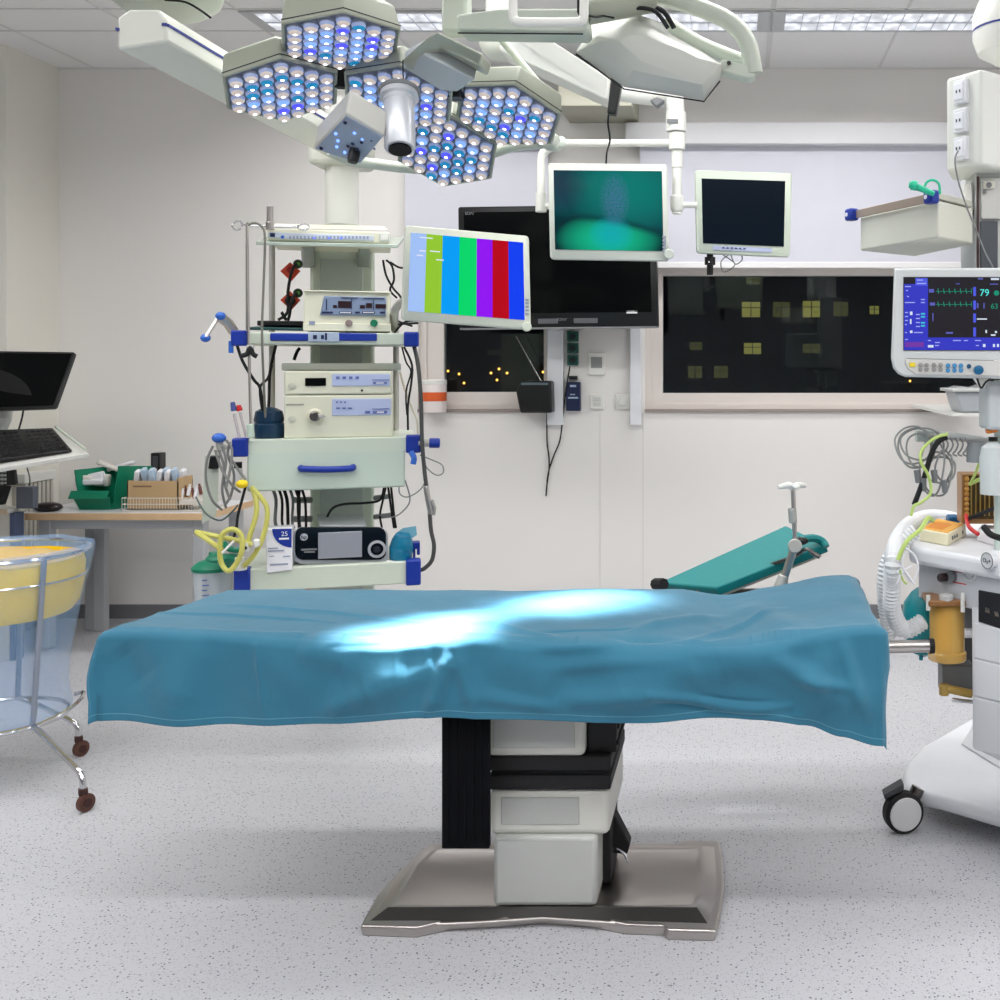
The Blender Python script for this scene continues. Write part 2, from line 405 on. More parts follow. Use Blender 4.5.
for ry, pw in CEIL_ROWS:
    for k in (0, 2, 4):
        for dx_ in (-.02, 1.2):
            c = copy_tree(base); c.location.x = CEIL_X[k]+dx_; c.location.y = ry
            c['label'] = 'recessed ceiling light in the rows above and behind the camera'; c['group'] = 'ceiling lights in the nearer rows'

# ================================================================ operating table
t = thing('operating_table', 'operating table on a brushed steel foot plate with grey column, under the blue drape', 'operating table', (P(540, 0, 2.85).x, 2.88, 0))
def ringz(pts, z, ins=0, c=None):
    c = c or Vector((-.47, 2.88)); o = []
    for x, y in pts:
        dx, dy = x-c.x, y-c.y
        o.append(Vector((x-math.copysign(min(abs(dx), ins), dx), y-math.copysign(min(abs(dy), ins), dy), z)))
    return o
bl = [(-.905, 2.655), (-.77, 2.645), (-.70, 2.68), (-.60, 2.69), (-.47, 2.71), (-.34, 2.69), (-.26, 2.66), (-.17, 2.655), (-.16, 2.635), (-.045, 2.63), (-.035, 2.72), (-.028, 2.85), (-.032, 3.02), (-.045, 3.13), (-.14, 3.135), (-.16, 3.115), (-.82, 3.115), (-.87, 3.10), (-.90, 2.95), (-.915, 2.8)]
pb = MB(); pb.loft([ringz(bl, 0.0, .004), ringz(bl, .022), ringz(bl, .028, .004)])
pb.build('foot_plate', STEEL, t, bevel=.003)
up = [(-.895, 2.668), (-.70, 2.668), (-.60, 2.678), (-.47, 2.695), (-.34, 2.678), (-.24, 2.665), (-.06, 2.652), (-.045, 2.75), (-.04, 2.88), (-.05, 3.09), (-.87, 3.09), (-.895, 2.95)]
tp = [(-.855, 2.715), (-.70, 2.715), (-.60, 2.715), (-.47, 2.715), (-.34, 2.715), (-.24, 2.715), (-.095, 2.715), (-.08, 2.78), (-.075, 2.88), (-.085, 3.06), (-.84, 3.06), (-.86, 2.95)]
pb = MB(); pb.loft([ringz(up, .018), ringz(up, .024), ringz(tp, .042), ringz(tp, .042, .012), ringz(tp, .039, .02)])
pb.build('foot_cover', STEEL, t, bevel=.002)
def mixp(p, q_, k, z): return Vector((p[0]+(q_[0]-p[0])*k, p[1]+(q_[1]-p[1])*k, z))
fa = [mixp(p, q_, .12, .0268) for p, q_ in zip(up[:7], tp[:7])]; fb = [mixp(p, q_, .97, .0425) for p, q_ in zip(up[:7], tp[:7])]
mb = MB(); mb.loft([[p+Vector((0, .004, -.004)) for p in fa], fa, fb, [p+Vector((0, .004, -.004)) for p in fb]], cap=False, closed=False); mb.build('dark_reflection_strip', mat('steel_painted_dark_reflection', (80, 78, 76), .45, .8), t)  # dark room reflection on the steel front slope, put into this strip's colour
cx0, cx1 = P(493, 0, 2.71).x, P(597, 0, 2.71).x
zt = lambda y, Y=2.71: P(0, y, Y).z
SIL = mat('silver_grey_lacquer', (186, 188, 184), .4, .1, noise=.08, nscale=5)
MB().bx(cx0, cx1, 2.71, 3.03, .045, zt(836)).build('column_lower', SIL, t, bevel=.012)
MB().bx(cx0-.012, cx1+.03, 2.72, 3.06, zt(838), zt(791)).build('column_collar', mat('cream_grey_shell', (208, 208, 200), .4), t, bevel=.018, seg=3)
MB().bx(cx0+.018, cx1-.045, 2.717, 2.722, zt(826), zt(799)).build('collar_plate', mat('collar_plate_grey', (178, 180, 176), .5), t, bevel=.002)
MB().bx(cx0-.013, cx1+.033, 2.715, 3.07, zt(791), zt(776)).bx(cx0-.008, cx1+.028, 2.722, 3.06, zt(776), zt(772)).bx(cx0-.013, cx1+.033, 2.715, 3.07, zt(772), zt(757)).build('bellows', BLACKM, t, bevel=.008)
MB().bx(cx0-.015, cx1-.03, 2.71, 3.02, zt(757), .70).build('column_upper', mat('column_head_grey', (200, 200, 192), .4), t, bevel=.014, seg=3)
MB().bx(cx0+.0, cx1-.055, 2.707, 2.712, zt(748), .60).build('column_panel', M['collar_plate_grey'], t, bevel=.002)
MB().loft([[Vector((cx1-.028, 2.72, zt(757))), Vector((cx1+.03, 2.74, zt(757))), Vector((cx1+.04, 3.05, zt(757))), Vector((cx1-.028, 3.05, zt(757)))],
           [Vector((cx1-.028, 2.72, .68)), Vector((cx1+.05, 2.76, .68)), Vector((cx1+.05, 3.05, .68)), Vector((cx1-.028, 3.05, .68))]])
sd = MB(); sd.bx(cx1-.028, cx1+.045, 2.74, 3.06, zt(757), .69)
for k in range(4): sd.bx(cx1+.044, cx1+.05, 2.74+.02*k, 3.04, zt(750)+.035*k, zt(750)+.012+.035*k)
sd.build('side_cover', BLACKM, t, bevel=.006)
MB().bx(cx1-.004, cx1+.02, 2.83, 3.0, .045, zt(838)).build('rear_cover', BLACKM, t, bevel=.005)
bk = P(441, 715, 2.62); bk2 = P(487, 850, 2.62)
pm = MB(); pm.bx(bk.x, bk2.x+.004, 2.625, 2.645, bk2.z, .62)
FLAP = mat('black_flap', (7, 8, 13), .85); FLAP.node_tree.nodes['Principled BSDF'].inputs['Specular IOR Level'].default_value = .15
pm.build('cover_flap', FLAP, t, bevel=.003)
rb = MB()
for k in range(5): rb.bx(bk.x+.012+.02*k, bk.x+.018+.02*k, 2.622, 2.626, bk2.z+.02, .60)
rb.build('flap_ribs', FLAP, t)
pd = MB(); pd.prism([P(604, 852, 2.9), P(612, 815, 2.9), P(616, 818, 2.9), P(630, 845, 2.9), P(627, 855, 2.9)], (0, .05, 0)); pd.build('pedal', BLACKM, t, bevel=.004)
MB().ptube([(608, 850, 2.92), (615, 848, 2.9), (624, 853, 2.9), (628, 862, 2.9)], .004).build('pedal_bar', CHROME, t)
MB().bx(-1.46, .30, 2.66, 3.22, .635, .672).build('table_top', DGREY, t, bevel=.01)
MB().bx(-1.40, .28, 2.68, 3.20, .60, .635).build('top_frame', STEEL, t, bevel=.004)
MB().cyl(P(880, 647, 2.95), P(930, 646, 2.95), .017, n=16).build('rail_end', STEEL, t)
MB().cyl(P(929, 646, 2.95), P(934, 646, 2.95), .020, n=16).build('rail_cap', BLACKM, t)

# ---------------------------------------------------------------- drape
def gx(d, w): return math.exp(-(d/w)**2)
def segd(x, s_, a):
    x0, s0, x1, s1 = a; dx, ds = x1-x0, s1-s0; L = dx*dx+ds*ds
    u_ = ((x-x0)*dx+(s_-s0)*ds)/L; uc = min(1, max(0, u_)); return math.hypot(x-x0-uc*dx, s_-s0-uc*ds), uc
def F2(px, py): return ((px-735)/420.0, (py-642)/420.0)              # front fall: cloth coordinate (x, distance below the edge)
def T2(px, py):                                                       # table top
    Y = .655*1100/(py-365); return ((px-735)/1100*Y, -(Y-2.62))
CRE = []
def cre(p, q, w, a): CRE.append((p[0], p[1], q[0], q[1], w, a))
cre(F2(452, 650), F2(352, 700), .05, .020); cre(F2(455, 655), F2(432, 714), .02, .012); cre(F2(458, 655), F2(478, 714), .02, .010)
cre(F2(400, 665), F2(445, 655), .03, -.012); cre(F2(300, 650), F2(360, 664), .035, .012); cre(F2(205, 650), F2(180, 715), .04, .007)
cre(F2(250, 655), F2(330, 690), .05, .008); cre(T2(330, 641), T2(430, 628), .010, .007); cre(T2(215, 610), T2(420, 622), .014, .004)
cre(T2(560, 640), T2(470, 628), .02, .006); cre(F2(545, 648), F2(620, 643), .014, .007); cre(F2(500, 652), F2(560, 690), .05, .010)
cre(F2(715, 650), F2(600, 700), .05, .016); cre(F2(735, 648), F2(860, 720), .045, .014); cre(F2(800, 640), F2(705, 668), .04, .010)
cre(F2(650, 690), F2(790, 708), .010, .007); cre(F2(700, 702), F2(800, 718), .008, .006); cre(F2(795, 680), F2(850, 700), .012, .007)
cre(F2(830, 650), F2(800, 735), .03, .010); cre(F2(610, 640), F2(720, 655), .03, -.008); cre(F2(120, 660), F2(150, 700), .05, -.008)
cre(F2(332, 650), F2(424, 643), .007, -.004); cre(T2(300, 640), T2(380, 634), .008, -.004); cre(T2(540, 634), T2(630, 630), .007, -.004); cre(F2(655, 698), F2(792, 716), .006, -.005)
cre(F2(700, 692), F2(770, 700), .006, -.004); cre(F2(370, 690), F2(330, 712), .02, .008); cre(F2(560, 700), F2(680, 690), .022, .009); cre(F2(840, 655), F2(862, 725), .018, .009); cre(F2(770, 655), F2(820, 690), .02, .010)
cre(F2(260, 652), F2(268, 716), .006, .003); cre(T2(150, 620), T2(330, 626), .010, .004); cre(F2(545, 668), F2(700, 652), .02, .008); cre(T2(690, 640), T2(780, 612), .018, .008); cre(F2(480, 700), F2(560, 706), .016, .006)
cre(T2(640, 630), T2(720, 612), .03, .008); cre(T2(740, 600), T2(800, 640), .05, .010)
from mathutils import noise as NZ
TX0, TX1, TY0, TY1 = -1.485, .335, 2.635, 3.235
def topz(x, y):
    z = .712
    u_ = (x-.20)
    z += .040*gx(max(0, .11-u_), .16)                    # hump at the head end
    z -= .022*gx(x+.03, .09)*(.4+.6*(y-TY0)/.6)
    z += .032*max(0, min(1, (-.85-x)/.5))*(1-.9*max(0, (y-TY0)/.6))
    z += .018*gx(x+.62, .12)*gx(y-2.7, .16)
    z += .010*gx(x+.35, .25)*gx(y-3.05, .2)
    return z
def drop_len(x):                                # hem height of the front fall
    pts = [(-1.75, .542), (-1.45, .545), (-1.27, .532), (-.95, .538), (-.70, .556), (-.55, .548), (-.30, .540), (-.08, .548), (.06, .552), (.16, .538), (.25, .512), (.34, .492), (.5, .48)]
    for (a, za), (b_, zb) in zip(pts, pts[1:]):
        if a <= x <= b_: k_ = (x-a)/(b_-a); return za+(zb-za)*(k_*k_*(3-2*k_))
    return .45
bm = bmesh.new(); uvl = bm.loops.layers.uv.new('UVMap')
NX, NYt, OVL, OVR = 540, 270, .085, .10
grid = []; rad = .018
fall_back = .16
def bendxy(d):
    """distance d past an edge -> (outward, downward) round a soft radius"""
    if d <= 0: return 0, 0
    if d < rad*1.57: a = d/rad; return rad*math.sin(a), rad*(1-math.cos(a))
    e = d-rad*1.57; return rad+e*.03, rad+e
for i in range(NX+1):
    row = []
    cx = TX0-OVL+(TX1-TX0+OVL+OVR)*i/NX
    xin = min(max(cx, TX0), TX1); ex = cx-xin
    hem = topz(xin, TY0)-drop_len(cx)
    fl = hem+.015
    tot = fl+(TY1-TY0)+fall_back
    for j in range(NYt+1):
        cy = TY0-fl+tot*j/NYt
        yin = min(max(cy, TY0), TY1); ey = cy-yin
        x, y, z = xin, yin, topz(xin, yin)
        ox = oy = 0
        if ex and not ey: o_, dn = bendxy(abs(ex)); x += math.copysign(o_, ex); z -= dn; ox = math.copysign(1, ex)
        elif ey and not ex: o_, dn = bendxy(abs(ey)); y += math.copysign(o_, ey); z -= dn; oy = math.copysign(1, ey)
        elif ex and ey:
            d_ = (abs(ex)**3+abs(ey)**3)**(1/3.); o_, dn = bendxy(d_); h_ = math.hypot(ex, ey)
            px_, py_ = abs(ex)/h_, abs(ey)/h_
            x += math.copysign(o_*(.35+px_), ex)*1.0; y += math.copysign(o_*(.35+py_)/1.2, ey); z -= dn; ox, oy = math.copysign(px_, ex), math.copysign(py_, ey)
        s_ = TY0-cy                                     # >0 on the front fall
        dsp = 0
        for c_ in CRE:
            dd, uc = segd(cx, s_, c_[:4])
            if dd < c_[4]*3: dsp += c_[5]*1.5*gx(dd, c_[4])*min(1, 3*min(uc+.12, 1.12-uc))
        fallk = max(0, min(1, abs(ey)/.15)) if ey else 0
        big = NZ.noise(Vector((cx*2.6, cy*3.2, 3.3)))*.014+NZ.noise(Vector((cx*7+cy*3, cy*6, 1.3)))*.007+NZ.noise(Vector((cx*15+cy*9, cy*9, 5.3)))*.0022
        fold = math.sin(cx*17+2*math.sin(cx*5.1))*.008*fallk
        side = 0 if ey == 0 else 1
        if oy or ox:
            k_ = min(1, (abs(ey)+abs(ex))/.03); nrm = Vector((ox*.8, oy, .3*(1-k_))).normalized()
        else: nrm = Vector((0, 0, 1))
        q = Vector((x, y, z))+nrm*(dsp+big*(.55+.6*fallk)+fold*(.6+.5*fallk)+.004)
        if ey < 0: q.y -= .012*fallk
        if ex < 0: q.x -= .02*math.sin(min(1, abs(ey)/.16)*2.4)
        row.append((bm.verts.new(q), (cx, cy, fl, hem)))
    grid.append(row)
CXA, CXB = TX0-OVL, TX1+OVR
for i in range(NX):
    for j in range(NYt):
        a = [grid[i][j], grid[i+1][j], grid[i+1][j+1], grid[i][j+1]]
        f = bm.faces.new([q[0] for q in a]); f.smooth = True
        for lp, q in zip(f.loops, a):
            cx_, cy_, fl_, hm_ = q[1]
            lp[uvl].uv = (cx_-CXA, cy_-(TY0-fl_))
o = Vector((-.56, 2.9, .5))
for v in bm.verts: v.co -= o
me = bpy.data.meshes.new('surgical_drape'); bm.to_mesh(me); bm.free()
dr = bpy.data.objects.new('surgical_drape', me); COL.objects.link(dr); dr.location = o
sm = dr.modifiers.new('cloth', 'SOLIDIFY'); sm.thickness = .0022; sm.offset = 1
m = bpy.data.materials.new('blue_surgical_cotton'); m.use_nodes = True; nt = m.node_tree; b = nt.nodes['Principled BSDF']
uv = N(m, 'ShaderNodeUVMap'); sx = N(m, 'ShaderNodeSeparateXYZ'); nt.links.new(uv.outputs[0], sx.inputs[0])
def line(src, at, wd):
    a_ = N(m, 'ShaderNodeMath'); a_.operation = 'SUBTRACT'; nt.links.new(src, a_.inputs[0]); a_.inputs[1].default_value = at
    b_ = N(m, 'ShaderNodeMath'); b_.operation = 'ABSOLUTE'; nt.links.new(a_.outputs[0], b_.inputs[0])
    c_ = N(m, 'ShaderNodeMath'); c_.operation = 'LESS_THAN'; nt.links.new(b_.outputs[0], c_.inputs[0]); c_.inputs[1].default_value = wd
    return c_.outputs[0]
l1 = line(sx.outputs['Y'], .016, .0011); l2 = line(sx.outputs['X'], .018, .0011); l3 = line(sx.outputs['X'], CXB-CXA-.018, .0011)
mxa = N(m, 'ShaderNodeMath'); mxa.operation = 'MAXIMUM'; nt.links.new(l1, mxa.inputs[0]); nt.links.new(l2, mxa.inputs[1])
mxb = N(m, 'ShaderNodeMath'); mxb.operation = 'MAXIMUM'; nt.links.new(mxa.outputs[0], mxb.inputs[0]); nt.links.new(l3, mxb.inputs[1])
tc = N(m, 'ShaderNodeTexCoord'); nz = N(m, 'ShaderNodeTexNoise'); nz.inputs['Scale'].default_value = 6; nt.links.new(tc.outputs['Object'], nz.inputs[0])
c1 = mixc(rgb(42, 106, 132), rgb(54, 120, 146), nz.outputs['Fac']); c1 = mixc(c1, rgb(86, 142, 162), mxb.outputs[0])
nt.links.new(c1, b.inputs['Base Color']); b.inputs['Roughness'].default_value = .75; b.inputs['Sheen Weight'].default_value = .25
b.inputs['Specular IOR Level'].default_value = .25
bn = N(m, 'ShaderNodeTexNoise'); bn.inputs['Scale'].default_value = 28; bn.inputs['Detail'].default_value = 5; nt.links.new(tc.outputs['Object'], bn.inputs[0])
bp = N(m, 'ShaderNodeBump'); bp.inputs['Strength'].default_value = .22; bp.inputs['Distance'].default_value = .006; nt.links.new(bn.outputs['Fac'], bp.inputs['Height']); nt.links.new(bp.outputs[0], b.inputs['Normal'])
me.materials.append(m)
tag(dr, 'blue cotton surgical drape with stitched hem covering the operating table', 'drape')

# ---------------------------------------------------------------- arm board
A = [P(657, 583, 3.45), P(716, 588, 3.32), P(826, 544, 3.36), P(786, 525, 3.52)]
t = thing('arm_board', 'teal padded arm board sloping up behind the operating table with clamp pole', 'arm board', (A[1].x+.1, 3.4, .66))
nn = (A[1]-A[0]).cross(A[3]-A[0]).normalized(); nn = nn if nn.z > 0 else -nn
def shr(ps, k):
    c = sum(ps, Vector())/4; return [c+(p-c)*k for p in ps]
mb = MB(); mb.loft([[p-nn*.03 for p in A], [p-nn*.005 for p in A], [p for p in shr(A, .97)]]); mb.build('pad', TEAL, t, bevel=.006, seg=3)
mb = MB(); mb.loft([[p-nn*.042 for p in shr(A, .9)], [p-nn*.031 for p in shr(A, .9)]]); mb.build('board', mat('beige_board', (206, 198, 182), .5), t)
MB().tube([P(655, 584, 3.42), P(664, 584, 3.38)], .018, smooth=0).build('roll_end', BLACKM, t)
mb = MB(); mb.ptube([(745, 584, 3.35), (760, 576, 3.36), (800, 556, 3.4), (815, 553, 3.4)], .010, smooth=0); mb.build('support_rod', STEEL, t)
MB().ptube([(770, 565, 3.36), (795, 556, 3.3), (806, 549, 3.28), (816, 555, 3.28)], .006, smooth=3).ptube([(811, 552, 3.28), (820, 557, 3.28)], .007, smooth=0).build('lever', STEELD, t)
MB().box((P(745, 594, 3.38)), (.30, .03, .03)).build('rail_block', mat('brown_steel', (96, 88, 80), .35, .7), t, bevel=.004)
pl = MB(); pl.cyl(P(781, 588, 3.26), P(795, 545, 3.26), .012).cyl(P(795, 545, 3.26), P(793, 488, 3.26), .007); pl.build('pole', STEEL, t)
MB().cyl(P(779, 592, 3.26), P(784, 575, 3.26), .022, .015).build('clamp_socket', ALU, t, bevel=.003)
MB().cyl(P(795, 546, 3.22), P(795, 546, 3.29), .021).build('joint', ALU, t, bevel=.003)
MB().cyl(P(793, 523, 3.26), P(792, 508, 3.26), .0125).build('collar', ALU, t, bevel=.003)
wg = MB(); c = P(792, 486, 3.26)
for k in range(4):
    a = k*math.pi/2+.4; wg.tube([c, c+Vector((math.cos(a)*.02, math.sin(a)*.02, .002)), c+Vector((math.cos(a)*.045, math.sin(a)*.045, -.002))], lambda q: .005+.004*math.sin(q*3), n=8)
wg.cyl(c-Vector((0, 0, .012)), c+Vector((0, 0, .004)), .008)
wg.build('wing_knob', WHITE, t)
MB().sph(P(801, 541, 3.3), .018, sc=(1.3, 1, .7)).build('strap_buckle', BLACK, t)
MB().tube([P(800, 540, 3.34), P(812, 538, 3.36), P(822, 541, 3.37), P(826, 547, 3.36)], .012, n=8).build('strap', TEAL, t)

# ================================================================ surgical light (lit, hexagonal heads)
TIL = R(11)
LN = Vector((.09, -.27, -.95)).normalized()
C0 = P(398, 92, 3.0)
def onplane(px, py, off=0):
    d = P(px, py, 1)-Vector((0, 0, CZ)); o_ = Vector((0, 0, CZ)); k_ = (C0+LN*off-o_).dot(LN)/d.dot(LN); return o_+d*k_
t = thing('surgical_light', 'lit surgical lamp of five hexagonal heads with blue and white glowing lenses', 'surgical lamp', C0+Vector((0, 0, .1)))
lc = [mat('lens_clear', (130, 136, 150), .12, emit=.5, ecol=(160, 180, 235)),
      mat('lens_warm', (160, 152, 146), .15, emit=.5, ecol=(240, 224, 214)),
      mat('lens_ice', (110, 140, 190), .15, emit=.8, ecol=(140, 185, 255)),
      mat('lens_violet', (80, 90, 230), .2, emit=.85, ecol=(80, 75, 250)),
      mat('lens_teal', (30, 130, 170), .2, emit=.75, ecol=(10, 120, 170)),
      mat('lens_core', (250, 250, 255), .2, emit=3, ecol=(250, 246, 255)),
      mat('lens_rim', (150, 155, 165), .25, emit=.06, ecol=(150, 170, 210))]
LENSME = {}
def lens_mesh(kind, R_):
    key = kind
    if key in LENSME: return LENSME[key]
    mb = MB(); mb.lathe([(R_, 0), (R_*.98, .007), (R_*.86, .016), (R_*.55, .020), (R_*.28, .022)], (0, 0, 0), (0, 0, 1), n=12, mis=[0, 1, 2, 2])
    # small core
    bm_ = mb.bm
    for f in bm_.faces:
        if all(abs(v_.co.z-.022) < 1e-5 for v_ in f.verts): f.material_index = 3
    me_ = bpy.data.meshes.new('lens'); bmesh.ops.recalc_face_normals(bm_, faces=bm_.faces); bm_.to_mesh(me_); bm_.free()
    tint = lc[kind]
    for mm in (lc[6], lc[0], tint, lc[5]): me_.materials.append(mm)
    for p in me_.polygons: p.use_smooth = True
    LENSME[key] = me_; return me_
HEADS = [(341, 40, 2.82, (.923, .381, .063), (-.325, .931, -.165), 0), (282, 90, 2.95, (.908, .393, .143), (-.333, .892, -.305), 0),
         (399, 98, 3.03, (.959, .269, -.09), (-.308, .893, -.328), 0), (508, 115, 3.13, (.971, -.238, -.036), (.199, .893, -.403), 1),
         (447, 152, 3.30, (.973, -.197, .119), (.234, .83, -.506), 1)]
RR = .155
cnt = 0; restmb = {k: MB() for k in (1, 2, 3, 4)}
headobjs = []
for hi, (hx, hy, hY, e1, e2, turn) in enumerate(HEADS):
    c = P(hx, hy, hY); e1 = Vector(e1).normalized(); e2 = Vector(e2); e2 = (e2-e1*e2.dot(e1)).normalized()
    n_ = e1.cross(e2); n_ = n_ if n_.z < 0 else -n_
    u, v = e1, e2
    if turn: u, v = e1*math.cos(R(30))-e2*math.sin(R(30)), e1*.5+e2*math.cos(R(30))
    def hexr(r, off): return [c+n_*off+(u*math.sin(k*math.pi/3)+v*math.cos(k*math.pi/3))*r for k in range(6)]
    mb = MB(); mb.loft([hexr(RR*.80, -.085), hexr(RR*.97, -.065), hexr(RR*1.05, -.004), hexr(RR*1.05, .004), hexr(RR*.985, .004), hexr(RR*.985, -.004)])
    hd = mb.build('lamp_head', GREYG, t, bevel=.005); headobjs.append(hd)
    mb = MB(); mb.loft([hexr(RR*.985, -.003), hexr(RR*.985, -.0015)]); mb.build('face_plate', mat('lamp_face', (120, 126, 140), .3, .3), hd, smooth=False)
    mb = MB(); r1 = hexr(RR*1.054, -.006); r2 = hexr(RR*1.054, -.009)
    mb.loft([r1, r2], cap=False); mb.build('gasket', BLACK, hd, smooth=False)
    sp = RR*math.sqrt(3)/7.25
    mt = Matrix((u, v, n_)).transposed()
    if mt.determinant() < 0: mt = Matrix((v, u, n_)).transposed()
    for ci in range(7):
        nrow = 7-abs(ci-3)
        for ri in range(nrow):
            lx = (ci-3)*sp; ly = (ri-(nrow-1)/2)*sp*1.135
            edge = ci in (0, 6) or ri in (0, nrow-1)
            r_ = random.random()
            kind = 1 if edge and r_ < .8 else (2 if r_ < .5 else (3 if r_ < .68 else (4 if r_ < .9 else 1)))
            if not edge and (ci, ri) in ((3, 2), (3, 3)) and hi in (1, 3): kind = 1
            p = c+u*lx+v*ly
            if hi in (1, 4) or (hi == 0 and cnt < 100):
                if cnt < 100:
                    o_ = bpy.data.objects.new('lens', lens_mesh(kind, sp*.5)); COL.objects.link(o_); o_.parent = hd
                    o_.matrix_local = Matrix.Translation(p-OFF[t])@mt.to_4x4(); OFF[o_] = OFF[t]; cnt += 1; continue
            mbq = restmb[kind]; mbq.lathe([(sp*.5, 0), (sp*.49, .007), (sp*.43, .016), (sp*.275, .020), (sp*.14, .022)], p, n_, n=12, mis=[0, 1, 2, 2])
            mbq.bm.faces.ensure_lookup_table(); mbq.bm.faces[-1].material_index = 3
# the lenses past the hundredth: one part
allmb = MB(); allmb.bm.free(); allmb.bm = bmesh.new()
idx = {1: 1, 2: 2, 3: 3, 4: 4}
for kd, q in restmb.items():
    tmp = bpy.data.meshes.new('tmp')
    for f in q.bm.faces: f.material_index = {0: 6, 1: 0, 2: kd, 3: 5}[f.material_index]
    q.bm.to_mesh(tmp); q.bm.free(); allmb.bm.from_mesh(tmp); bpy.data.meshes.remove(tmp)
allmb.build('lenses', lc, t, stuff=True)
# centre body, camera handle, control box, arms
cb = [onplane(402, 66, -.02), onplane(424, 53, -.02), onplane(475, 80, -.02), onplane(458, 92, -.02), onplane(445, 100, -.02), onplane(410, 100, -.02)]
MB().prism([P(402, 67, 2.80), P(424, 54, 2.76), P(475, 80, 2.84), P(457, 92, 2.95), P(440, 90, 2.97)], (0, .03, .05)).build('centre_body', mat('lamp_centre_plate', (184, 190, 192), .4), t, bevel=.004)
arm = [P(400, 62, 2.75), P(424, 40, 2.72), P(437, 31, 2.72), P(484, 54, 2.78), P(480, 67, 2.78), P(440, 47, 2.76), P(426, 51, 2.76), P(408, 66, 2.78)]
MB().prism(arm, (0, .09, 0)).build('head_bracket', GREYG, t, bevel=.006)
ch = MB(); top = P(399, 92, 2.78); bot = P(400, 149, 2.72)
ch.lathe([(.034, 0), (.047, .002), (.047, .02), (.039, .024), (.039, .035), (.0375, .036), (.0375, (bot-top).length-.004), (.035, (bot-top).length)], top, bot-top, n=28)
ch.build('camera_handle', mat('satin_handle', (205, 208, 214), .3, .4), t)
MB().cyl(bot-(bot-top).normalized()*.002, bot+(bot-top).normalized()*.004, .028, n=24).build('camera_lens', GLOSSB, t)
MB().lathe([(.049, 0), (.052, .006), (.049, .012)], top-(bot-top).normalized()*.006, bot-top, n=28).build('handle_ring', MGREY, t)
# control box
q = [P(313, 149, 2.84), P(346, 113, 2.66), P(385, 136, 2.70), P(361, 164, 2.86)]
nq = (q[1]-q[0]).cross(q[3]-q[0]).normalized(); nq = nq if nq.z > 0 else -nq
q2 = [p+Vector((.0, .03, .066)) for p in q]
mb = MB(); mb.loft([q, q2]); cbx = mb.build('control_box', mat('lamp_box_grey', (190, 190, 184), .4), t, bevel=.006)
qq = shr(q, .93); mb = MB(); mb.loft([[p-nq*.002 for p in qq], [p+nq*.001 for p in qq]]); mb.build('control_panel', mat('control_panel_blue_grey', (150, 164, 184), .4), cbx)
cq = sum(q, Vector())/4; ea = (q[1]-q[0])*.5; eb = (q[3]-q[0])*.5
for (a_, b_) in ((-.1, -.3), (.1, -.5), (.3, -.1), (.2, .2), (-.4, .1), (-.3, -.2), (.5, .4), (.35, .45)): MB().sph(cq+ea*a_*1.4+eb*b_*1.4-nq*.002, .0045, 8).build('indicator', screen('blue_led', (120, 160, 255), 2.2), cbx)
for (a_, b_) in ((-.6, -.6), (.6, -.6), (-.05, .1), (.1, .3), (-.2, .35), (.3, .5), (-.2, .05)): MB().sph(cq+ea*a_*1.2+eb*b_*1.2-nq*.001, .0055, 8).build('push_button', NAVY, cbx)
kp = P(355, 150, 2.80); MB().lathe([(.012, -.005), (.0145, .01), (.0145, .025), (.012, .034)], kp, -nq+Vector((0, .1, -.6))).build('knob', BLACK, cbx)
ar = MB(); ar.ptube([(330, 150, 3.4), (350, 160, 3.45), (375, 164, 3.5), (410, 168, 3.5), (445, 168, 3.52), (480, 158, 3.5), (510, 147, 3.45), (552, 142, 3.4)], .018, n=12)
ar.build('yoke', mat('pale_green_arm', (196, 203, 190), .35), t)
MB().box(P(551, 142, 3.39), (.045, .06, .05), (0, R(10), 0)).build('yoke_end', M['pale_green_arm'], t, bevel=.01)
MB().ptube([(341, 62, 3.0), (341, 88, 3.0)], .018, smooth=0).build('rear_strut', BLACKM, t)
MB().box(P(456, 93, 3.05), (.035, .06, .035)).build('hinge_block', BLACK, t, bevel=.004)
MB().ptube([(403, 60, 2.72), (403, 72, 2.74), (404, 92, 2.75)], .0015, smooth=0).build('cable', BLACKM, t)
MB().ptube([(454, -330, 3.05), (454, 34, 3.05)], .026, n=16, smooth=0).build('suspension_tube', M['pale_green_arm'], t, bevel=.002)
MB().bx(P(445, 0, 3.05).x, P(470, 0, 3.05).x, 3.01, 3.08, P(0, 36, 3.05).z, P(0, -6, 3.05).z).build('arm_joint', M['pale_green_arm'], t, bevel=.01)
MB().ptube([(478, 20, 3.2), (502, 40, 3.3), (545, 92, 3.3)], .012, smooth=0, n=10).build('spring_strut', M['pale_green_arm'], t)
# the lamp's own light
tgt = [(470, 612, 2.75), (430, 655, 2.62), (455, 645, 2.62), (560, 600, 3.1), (500, 602, 3.0)]
for hi, (hx, hy, hY, e1, e2, turn) in enumerate(HEADS):
    l = bpy.data.lights.new('surgical_beam', 'SPOT'); l.energy = [2200, 2200, 2000, 2200, 2200][hi]; l.color = (.93, .97, 1); l.spot_size = R([14, 14, 11.5, 10, 11][hi]); l.spot_blend = 1; l.shadow_soft_size = .09
    o_ = bpy.data.objects.new('surgical_beam', l); COL.objects.link(o_)
    pos = P(hx, hy, hY)+LN*.03
    tx = {0: (-.56, 2.97, .71), 1: (-.40, 3.07, .71), 2: (-.70, 2.84, .70), 3: (-.71, 2.63, .63), 4: (-.81, 2.62, .61)}[hi]
    o_.location = pos; o_.rotation_euler = (Vector(tx)-pos).to_track_quat('-Z', 'Y').to_euler()

